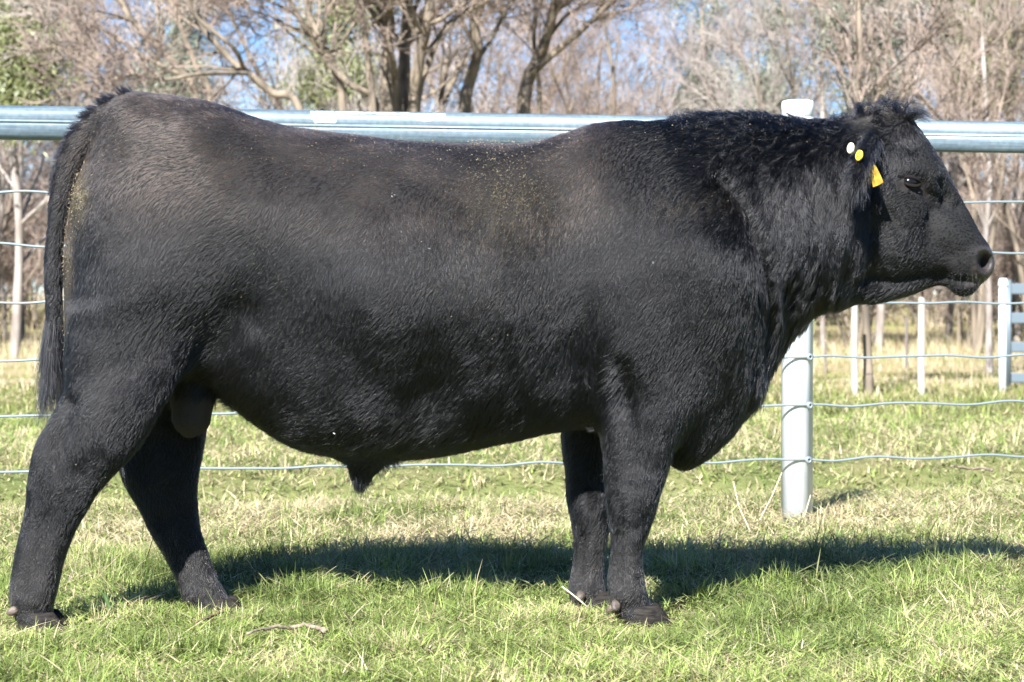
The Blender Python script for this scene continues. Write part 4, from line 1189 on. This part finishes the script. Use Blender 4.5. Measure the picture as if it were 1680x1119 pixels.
# colour: black, rusty brown where sun-bleached along the back, dusty lower legs
tint = np.tile(np.array([.0036, .0037, .0046]), (NH, 1))
def tp(w, c):
    global tint
    tint = tint * (1 - w[:, None]) + np.array(c) * w[:, None]
patch = .5 + .5 * np.tanh(1.2 * wave(R0, 31, .22)); fine = .5 + .5 * np.tanh(1.5 * wave(R0, 32, .05))
backw = (1 - sstep(40, 210, hy - np.interp(hx, [180, 330, 450, 650, 850, 1000, 1150], [165, 165, 205, 232, 235, 205, 190]))) * sstep(170, 240, hx) * (1 - sstep(930, 1060, hx))
tp(np.clip(backw * (.25 + .75 * patch), 0, 1) * .85, (.078, .052, .040))
tp(gz2(250, 260, 90, 60, hx, hy) * .45, (.095, .062, .047))
tp(gz2(838, 328, 44, 36, hx, hy) * (.3 + .7 * fine) * .42, (.13, .10, .05))
tp(gz2(790, 430, 70, 60, hx, hy) * fine * .05, (.10, .07, .04))
rump = (R0[:, 1] < -.055)
tp(rump * gz2(131, 308, 9, 32, hx, hy) * (.4 + .6 * fine) * .9, (.18, .12, .045)); tp(rump * gz2(113, 390, 5, 60, hx, hy) * .6, (.12, .075, .04))
tp(gz2(1130, 335, 45, 14, hx, hy) * fine * .2, (.11, .08, .05))
tp(gz2(1440, 180, 30, 14, hx, hy) * .4, (.07, .055, .04))
tp(sstep(850, 960, hy) * (.15 + .4 * fine), (.045, .039, .035))
tint *= RNG.uniform(.65, 1.4, (NH, 1))
rad = np.full(NH, COAT_R) * RNG.uniform(.7, 1.2, NH) * (1 - .25 * sstep(1450, 1560, hx))
make_hair("coat", P, rad, tint, coat_mat, bull)

# ---- long hair: poll tuft, tail crest, tail switch, sheath and belly fringe
def strands(roots, dirs, lens, curl, k=7, sag=.5, seed=1, col=(.004, .004, .005), r=.0005, name="tuft"):
    g = np.random.default_rng(seed); n = len(roots)
    dirs = dirs / np.linalg.norm(dirs, axis=1, keepdims=True)
    A = np.cross(dirs, g.normal(size=(n, 3))); A /= np.linalg.norm(A, axis=1, keepdims=True); B = np.cross(dirs, A)
    ph0 = g.uniform(0, 6.28, n); P = np.zeros((n, k, 3))
    for i, s in enumerate(np.linspace(0, 1, k)):
        P[:, i] = roots + dirs * (lens * s)[:, None] + np.array([0, 0, -1.0]) * (lens * sag * s * s)[:, None] \
            + (A * np.sin(ph0 + 5 * s)[:, None] + B * np.cos(ph0 + 5 * s)[:, None]) * (curl * s)[:, None]
    t_ = np.array(col) * g.uniform(.7, 1.5, (n, 1))
    return make_hair(name, P, np.full(n, r) * g.uniform(.7, 1.2, n), t_, coat_mat, bull)
def pick(cond, n, seed):
    g = np.random.default_rng(seed); ids = np.flatnonzero(cond)
    return ids[g.integers(0, len(ids), n)]
g = np.random.default_rng(3)
# poll tuft: clumps of curling hair
ids = pick((hx > 1395) & (hx < 1500) & (hy < 205) & (up > .2), 34, 4)
rt, dr, ln = [], [], []
for i in ids:
    n = 28; d0 = NN[i] * .8 + np.array([g.normal(.10, .5), g.normal(0, .35), .4]); L0 = g.uniform(.035, .095) * (1.25 if g.random() < .25 else 1)
    rt.append(R0[i] + g.normal(size=(n, 3)) * .004); dr.append(d0 + g.normal(size=(n, 3)) * .09); ln.append(L0 * g.uniform(.7, 1.1, n))
tuft_curl = .014
strands(np.concatenate(rt), np.concatenate(dr), np.concatenate(ln), np.full(34 * 28, tuft_curl), sag=.55, seed=5, name="poll_tuft")
# mane: ragged curls along the crest of the neck
ids = pick((hx > 1105) & (hx < 1400) & (up > .35) & (hy < 260), 170, 6)
rt, dr, ln = [], [], []
for i in ids:
    n = 16; d0 = NN[i] * .7 + np.array([g.normal(-.45, .3), g.normal(0, .3), .1]); L0 = g.uniform(.02, .045)
    rt.append(R0[i] + g.normal(size=(n, 3)) * .004); dr.append(d0 + g.normal(size=(n, 3)) * .15); ln.append(L0 * g.uniform(.7, 1.1, n))
strands(np.concatenate(rt), np.concatenate(dr), np.concatenate(ln), np.full(170 * 16, .008), sag=.4, seed=7, name="mane")
# tail crest and switch
tc = [bp(a, b, -.01) for a, b, _ in TAIL]; tr = [r * mm for *_, r in TAIL]
n = 2600; q = g.uniform(.3, 6.5, n); i0 = q.astype(int); fr = q - i0
TPs = np.array([tuple(v) for v in tc]); TRs = np.array(tr)
ctr = TPs[i0] * (1 - fr)[:, None] + TPs[i0 + 1] * fr[:, None]; rr = TRs[i0] * (1 - fr) + TRs[i0 + 1] * fr
tan = TPs[i0 + 1] - TPs[i0]; tan /= np.linalg.norm(tan, axis=1, keepdims=True)
outw = np.stack([tan[:, 2], np.zeros(n), -tan[:, 0]], 1)
outw *= np.sign((outw * np.array([-.5, 0, .8])).sum(1, keepdims=True))
th = g.normal(0, .45, n)
nd = outw * np.cos(th)[:, None] + np.array([0, 1.0, 0]) * np.sin(th)[:, None]
cl = np.round(q * 7) * 2.3
strands(ctr + nd * (rr * .9)[:, None], nd * .8 + tan * (.75 + .15 * np.sin(cl))[:, None] + g.normal(size=(n, 3)) * .10,
        (.016 + .026 * (1 - q / 6.5)) * g.uniform(.6, 1.2, n), np.full(n, .002), sag=0.0, seed=8, name="tail_crest")
n = 2600; q = g.uniform(11.2, 13.99, n); i0 = q.astype(int); fr = q - i0
ctr = TPs[i0] * (1 - fr)[:, None] + TPs[i0 + 1] * fr[:, None]; rr = TRs[i0] * (1 - fr) + TRs[i0 + 1] * fr
th = g.uniform(0, 6.28, n)
nd = np.stack([np.cos(th), np.sin(th), 0 * th], 1)
strands(ctr + nd * (rr * .8)[:, None], np.array([-.07, 0, -1.0]) + nd * .15 + g.normal(size=(n, 3)) * .05, g.uniform(.06, .165, n), np.full(n, .006), sag=.15, seed=9, name="tail_switch")
# sheath hairs and belly fringe
ids = pick((hx > 572) & (hx < 612) & (hy > 775) & (np.abs(R0[:, 1]) < .05), 60, 10)
strands(R0[ids], np.array([0, 0, -1.0]) + g.normal(size=(60, 3)) * .2, g.uniform(.02, .05, 60), np.full(60, .004), sag=.2, seed=11, name="sheath_hair")
ids = pick((hx > 615) & (hx < 650) & (hy > 745) & (hy < 775), 260, 12)
strands(R0[ids], np.array([.5, 0, -.7]) + g.normal(size=(260, 3)) * .15, g.uniform(.015, .035, 260), np.full(260, .003), sag=.1, seed=13, name="sheath_fringe")

# fringe of the near ear and muzzle whiskers
axE = np.array(bp(1404, 300, -.30) - bp(1432, 243, -.115)); axE /= np.linalg.norm(axE)
ids = pick((R0[:, 1] < -.155) & (hx > 1385) & (hx < 1448) & (hy > 222) & (hy < 335), 1500, 14)
strands(R0[ids], axE * .8 + NN[ids] * .45 + np.array([-.1, 0, -.35]) + g.normal(size=(1500, 3)) * .16, g.uniform(.022, .055, 1500), np.full(1500, .004), sag=.35, seed=15, name="ear_fringe", col=(.010, .010, .011))
mz = np.flatnonzero((vpx > 1555) & (vpx < 1615) & (vpy > 440) & (vpy < 488) & (BV[:, 1] < .0)); mz = mz[g.integers(0, len(mz), 70)]
strands(BV[mz], BN[mz] + np.array([.15, 0, -.5]) + g.normal(size=(70, 3)) * .2, g.uniform(.012, .035, 70), np.full(70, .002), sag=.3, seed=16, name="whiskers", r=.0003)

# ---- eye, tags, hooves, flecks
def surf(px, py, rad=5.0):
    x, y = proj(BV[:, 0], BY + BV[:, 1], BV[:, 2])
    m = np.flatnonzero(((x - px) ** 2 + (y - py) ** 2 < rad * rad) & (BV[:, 1] < .05))
    i = m[np.argmin(BV[m, 1])]
    return Vector(BV[i]), Vector(BN[i])
eye_mat = material("eye_black", (.004, .004, .005), .12, 0, .35)
lid_mat = material("eyelid_skin", (.008, .0065, .0065), .85, 0, .1)
p, n = surf(1491, 299)
ec = bp(1492, 298, p.y + .010)
V, Q = [], []
for i in range(13):
    for j in range(20):
        a, b = math.pi * i / 12, 2 * math.pi * j / 20
        V.append((ec.x + .0215 * math.sin(a) * math.cos(b), ec.y - .017 * math.cos(a), ec.z + .0165 * math.sin(a) * math.sin(b)))
for i in range(12):
    for j in range(20):
        Q.append((i * 20 + j, i * 20 + (j + 1) % 20, (i + 1) * 20 + (j + 1) % 20, (i + 1) * 20 + j))
link("eye", poly_mesh("eye", V, Q), eye_mat, bull)
for sgn, nm, dz in ((1, "eyelid", 0), (-1, "eyelid", 0)):
    path = [Vector((ec.x + .0250 * math.cos(a) + .004, ec.y - .0135 * math.sin(a) + .001, ec.z + sgn * (.0105 if sgn > 0 else .0125) * math.sin(a) + .001 - .0055 * math.cos(a))) for a in [math.pi * k / 10 for k in range(11)]]
    V, Q = sweep(path, [.0022 + .0032 * math.sin(math.pi * k / 10) for k in range(11)], 8)
    link(nm, poly_mesh(nm, V, Q), lid_mat, bull)
tag_y = material("tag_yellow", (.60, .42, .04), .45); tag_g = material("tag_gold", (.60, .40, .04), .5); tag_c = material("tag_cream", (.62, .57, .42), .45)
noise_color(tag_g, (.25, .15, .015), (.40, .27, .035), 60)
def disc(px, py, r, tilt, yo, mat):
    c = bp(px, py, yo); nrm = Vector(tilt).normalized(); a = nrm.orthogonal().normalized(); b = nrm.cross(a)
    V, Q = [], []
    for lay, (off, rr) in enumerate([(-.003, .6), (-.003, 1), (.001, 1), (.003, .8), (.003, .35), (.006, .3)]):
        for k in range(24):
            th = 2 * math.pi * k / 24
            V.append(c + nrm * off + (a * math.cos(th) + b * math.sin(th)) * (r * rr))
    for l in range(5):
        for k in range(24):
            Q.append((l * 24 + k, l * 24 + (k + 1) % 24, (l + 1) * 24 + (k + 1) % 24, (l + 1) * 24 + k))
    Q.append(tuple(range(5 * 24, 6 * 24))); Q.append(tuple(reversed(range(24))))
    return link("ear_tag", poly_mesh("ear_tag", V, Q, False), mat, bull)
tag(disc(1395, 243, .0145, (-.90, -.40, .10), TAGY[0], tag_c), "cream round button tag on the ear")
tag(disc(1409, 255, .0145, (-.88, -.44, .15), TAGY[1], tag_y), "yellow round button tag on the ear")
cor = [(1424, 265, .012), (1437, 272, 0), (1443, 284, -.002), (1449.5, 299, -.004), (1441, 304, .004), (1432.5, 307, .012), (1428, 287, .012)]
V = [bp(a, b, TAGY[2] + y) for a, b, y in cor] + [bp(a, b, TAGY[2] + y) + Vector((-.0012, .0018, 0)) for a, b, y in cor]
n_ = len(cor); Q = [tuple(range(n_)), tuple(reversed(range(n_, 2 * n_)))] + [(k, (k + 1) % n_, n_ + (k + 1) % n_, n_ + k) for k in range(n_)]
tag(link("ear_tag", poly_mesh("ear_tag", V, Q, False), tag_g, bull), "deep yellow flap tag hanging from the ear")
hoof_mat = noise_color(material("hoof_horn", (.06, .05, .045), .75, 0, .15), (.008, .007, .006), (.026, .022, .019), 35, stretch=(1, 1, 4), bump=.3)
dew_mat = noise_color(material("dewclaw_horn", (.30, .24, .18), .6), (.045, .035, .029), (.11, .085, .068), 45, bump=.4)
for nm, (fxc, fyc, fz0, frx, fry) in LEG_FOOT.items():
    for sgn in (-1, 1):
        V, Q = [], []
        for (z, xf, xb, w) in [(-.004, .084, -.05, .029), (.014, .078, -.052, .030), (.034, .062, -.051, .029), (.055, .044, -.045, .026)]:
            for k in range(16):
                th = 2 * math.pi * k / 16; c, s_ = math.cos(th), math.sin(th)
                x = fxc + (xf * c if c > 0 else -xb * c) ; y = fyc + sgn * .030 + w * s_ * (1 - .35 * max(c, 0) ** 2)
                V.append((x, y, fz0 + z))
        for l in range(3):
            for k in range(16):
                Q.append((l * 16 + k, l * 16 + (k + 1) % 16, (l + 1) * 16 + (k + 1) % 16, (l + 1) * 16 + k))
        Q += [tuple(reversed(range(16))), tuple(range(48, 64))]
        link("hoof", poly_mesh("hoof", V, Q), hoof_mat, bull)
def dewclaw(px, py, yo, r, d):
    c = bp(px, py, yo); V, Q = [], []
    d = Vector(d).normalized(); a = d.orthogonal().normalized(); b = d.cross(a)
    for i, (t_, rr) in enumerate([(-1, .95), (-.3, 1.0), (.3, .9), (.8, .62), (1.1, .28)]):
        for k in range(12):
            th = 2 * math.pi * k / 12
            V.append(c + d * (t_ * r * 1.1) + (a * math.cos(th) * .8 + b * math.sin(th)) * (rr * r))
    for l in range(4):
        for k in range(12):
            Q.append((l * 12 + k, l * 12 + (k + 1) % 12, (l + 1) * 12 + (k + 1) % 12, (l + 1) * 12 + k))
    Q += [tuple(range(48, 60)), tuple(reversed(range(12)))]
    link("dewclaw", poly_mesh("dewclaw", V, Q), dew_mat, bull)
dewclaw(21, 1003, -.25, .0145, (-1, -.3, -.35)); dewclaw(22, 1003, -.17, .015, (-1, .3, -.35))
dewclaw(1010, 995, -.192, .0145, (-.2, -1, -.45)); dewclaw(1003, 1000, -.09, .014, (-.8, .4, -.5))
dewclaw(952, 979, .118, .0145, (-.3, -1, -.4)); dewclaw(937, 968, .20, .014, (-1, -.2, -.4))
dewclaw(318, 985, .13, .014, (-1, -.2, -.4))
# hay flecks on the coat
def flecks(name, centres, size, mat, seed):
    g = np.random.default_rng(seed); V, Q = [], []
    for c, nv in centres:
        a = np.cross(nv, g.normal(size=3)); a /= np.linalg.norm(a); b = np.cross(nv, a)
        l_, w_ = size * g.uniform(.5, 1.5), size * g.uniform(.16, .34)
        c = c + nv * g.uniform(.006, .012); o = len(V)
        V += [c - a * l_ - b * w_, c + a * l_ - b * w_ * .6, c + a * l_ * .8 + b * w_ + nv * .001, c - a * l_ * .9 + b * w_ * .7 + nv * .002, c + nv * .002 + a * l_ * .1]
        Q += [(o, o + 1, o + 2, o + 3), (o, o + 1, o + 4), (o + 1, o + 2, o + 4), (o + 2, o + 3, o + 4), (o + 3, o, o + 4)]
    return tag(link(name, poly_mesh(name, V, Q, False), mat, bull), kind="stuff")
hay_mat = noise_color(material("hay", (.5, .38, .18), .8), (.14, .10, .05), (.29, .24, .15), 40)
vis = np.flatnonzero((NN[:, 1] < .2))
wgt = np.zeros(len(vis)) + .012 * sstep(150, 200, hx[vis]) * (1 - sstep(900, 1200, hx[vis])) * (1 - sstep(350, 620, hy[vis]))
for (cx, cy, sx, sy, a) in [(838,328,50,36,2.2),(800,420,60,50,.04),(131,312,10,28,.9),(115,400,7,60,.25),(250,230,90,50,.10),(520,270,90,30,.08),(700,280,160,30,.03),(900,250,120,40,.04),
        (1130,335,40,14,.10),(1200,230,100,30,.06),(450,465,14,12,.25),(1440,175,30,10,.4),(560,690,30,20,.05),(100,760,50,80,.02),(340,930,30,50,.06),(960,930,25,50,.05)]:
    wgt += a * gz2(cx, cy, sx, sy, hx[vis], hy[vis])
wgt *= np.where((hx[vis] < 160) & (R0[vis, 1] > -.055) & (hy[vis] < 640), .03, 1)
wgt /= wgt.sum()
g = np.random.default_rng(17)
ids = vis[g.choice(len(vis), 3600, p=wgt)]
flecks("hay_flecks", [(R0[i], NN[i]) for i in ids], .00125, hay_mat, 18)
wf = material("pale_down", (.5, .5, .5), .8)
fl = []
for (px, py, k) in [(645, 317, 3), (692, 397, 1), (703, 398, 1), (547, 715, 1), (536, 735, 1), (658, 380, 1), (1066, 428, 1)]:
    for _ in range(k):
        q_, n2 = surf(px + g.normal() * 2.2, py + g.normal() * 3, 6); fl.append((np.array(q_), np.array(n2)))
flecks("down_flecks", fl, .0026, wf, 19)
# ------------------------------------------------------------------ sticks and weeds in the grass
stick_mat = noise_color(material("dead_stick", (.22, .17, .12), .9), (.085, .06, .04), (.26, .205, .155), 30, bump=.5)
red_bark = noise_color(material("red_brown_bark", (.16, .085, .055), .9), (.09, .05, .035), (.24, .14, .09), 30, bump=.5)
def stick(pts, r0, r1, label, mat, seed, lift=.05):
    g = np.random.default_rng(seed); path = []
    for (a, b) in pts:
        p_ = ground_at(a, b + 6); path.append(Vector((p_.x, p_.y, lift + g.normal() * .004)))
    P = np.array([tuple(v) for v in path]); t_ = np.linspace(0, len(P) - 1, 24)
    P2 = np.stack([np.interp(t_, np.arange(len(P)), P[:, k]) for k in range(3)], 1) + g.normal(size=(24, 3)) * .0012
    c = P2.mean(0); V, Q = sweep([Vector(p_ - c) for p_ in P2], list(np.linspace(r0, r1, 24) * (1 + .15 * g.normal(size=24))), 8)
    tag(link("stick", poly_mesh("stick", V, Q), mat, None, Vector(c)), label, "stick")
stick([(405,1068),(430,1060),(455,1056),(480,1053),(500,1053),(520,1057),(534,1061)], .0035, .0072, "grey-brown bent stick lying in the grass below the belly", stick_mat, 1)
stick([(320,1047),(345,1036),(365,1026),(381,1020)], .003, .006, "short red-brown bark strip by the far hind hoof", red_bark, 2, .05)
stick([(1560,771),(1590,769),(1615,772),(1628,775)], .006, .008, "brown stick lying in the grass right of the fence post", stick_mat, 3, .03)
# broad-leafed weed by the near hind foot
weed_mat = material("weed_leaf", (.045, .085, .022), .45)
p_ = ground_at(180, 1022); V, Q = [], []
stem = [Vector((0, 0, 0)), Vector((.002, 0, .03)), Vector((-.004, 0, .055)), Vector((-.014, 0, .078)), Vector((-.030, -.004, .092)), Vector((-.038, -.006, .094))]
wv = [.004, .006, .011, .013, .009, .002]
for q, w in zip(stem, wv):
    V += [q + Vector((-w * .6, -.004, w * .3)), q + Vector((w * .6, -.002, -w * .3)), q + Vector((w * .6, .000, -w * .3)), q + Vector((-w * .6, -.002, w * .3))]
for i in range(len(stem) - 1):
    for k in range(4): Q.append((i * 4 + k, i * 4 + (k + 1) % 4, i * 4 + 4 + (k + 1) % 4, i * 4 + 4 + k))
tag(link("weed", poly_mesh("weed", V, Q), weed_mat, None, p_ + Vector((0, 0, .0))), "single broad green weed leaf standing between the hind feet", "plant")
# long dead stalks leaning at the post's foot
straw_mat = material("dead_stalk", (.46, .40, .26), .8)
for i, (pts, label) in enumerate([([(1203, 790), (1212, 830), (1228, 866), (1236, 880)], "straight dead stalk leaning left well clear of the fence post"), ([(1283, 775), (1266, 815), (1248, 850), (1236, 872)], "dead stalk leaning against the fence post from its left"),
      ([(1330, 812), (1322, 840), (1312, 866)], "short dead stalk in front of the fence post's foot")]):
    Yg_ = ground_at(pts[-1][0], pts[-1][1]).y
    path = [at(a, b, Yg_) for a, b in pts]
    c = path[-1].copy(); V, Q = sweep([v - c for v in path], [.0018, .0024, .003, .003][:len(path)], 5)
    tag(link("dead_stalk", poly_mesh("dead_stalk", V, Q), straw_mat, None, c), label, "stalk")
Ys = 5.95
path = [at(922, 962, Ys), at(935, 972, Ys), at(950, 984, Ys), at(966, 998, Ys)]
c = path[-1].copy(); V, Q = sweep([v - c for v in path], [.0016, .0022, .0025, .0022], 6)
tag(link("dead_stalk", poly_mesh("dead_stalk", V, Q), straw_mat, None, c), "pale thick straw poking up before the front hooves", "stalk")
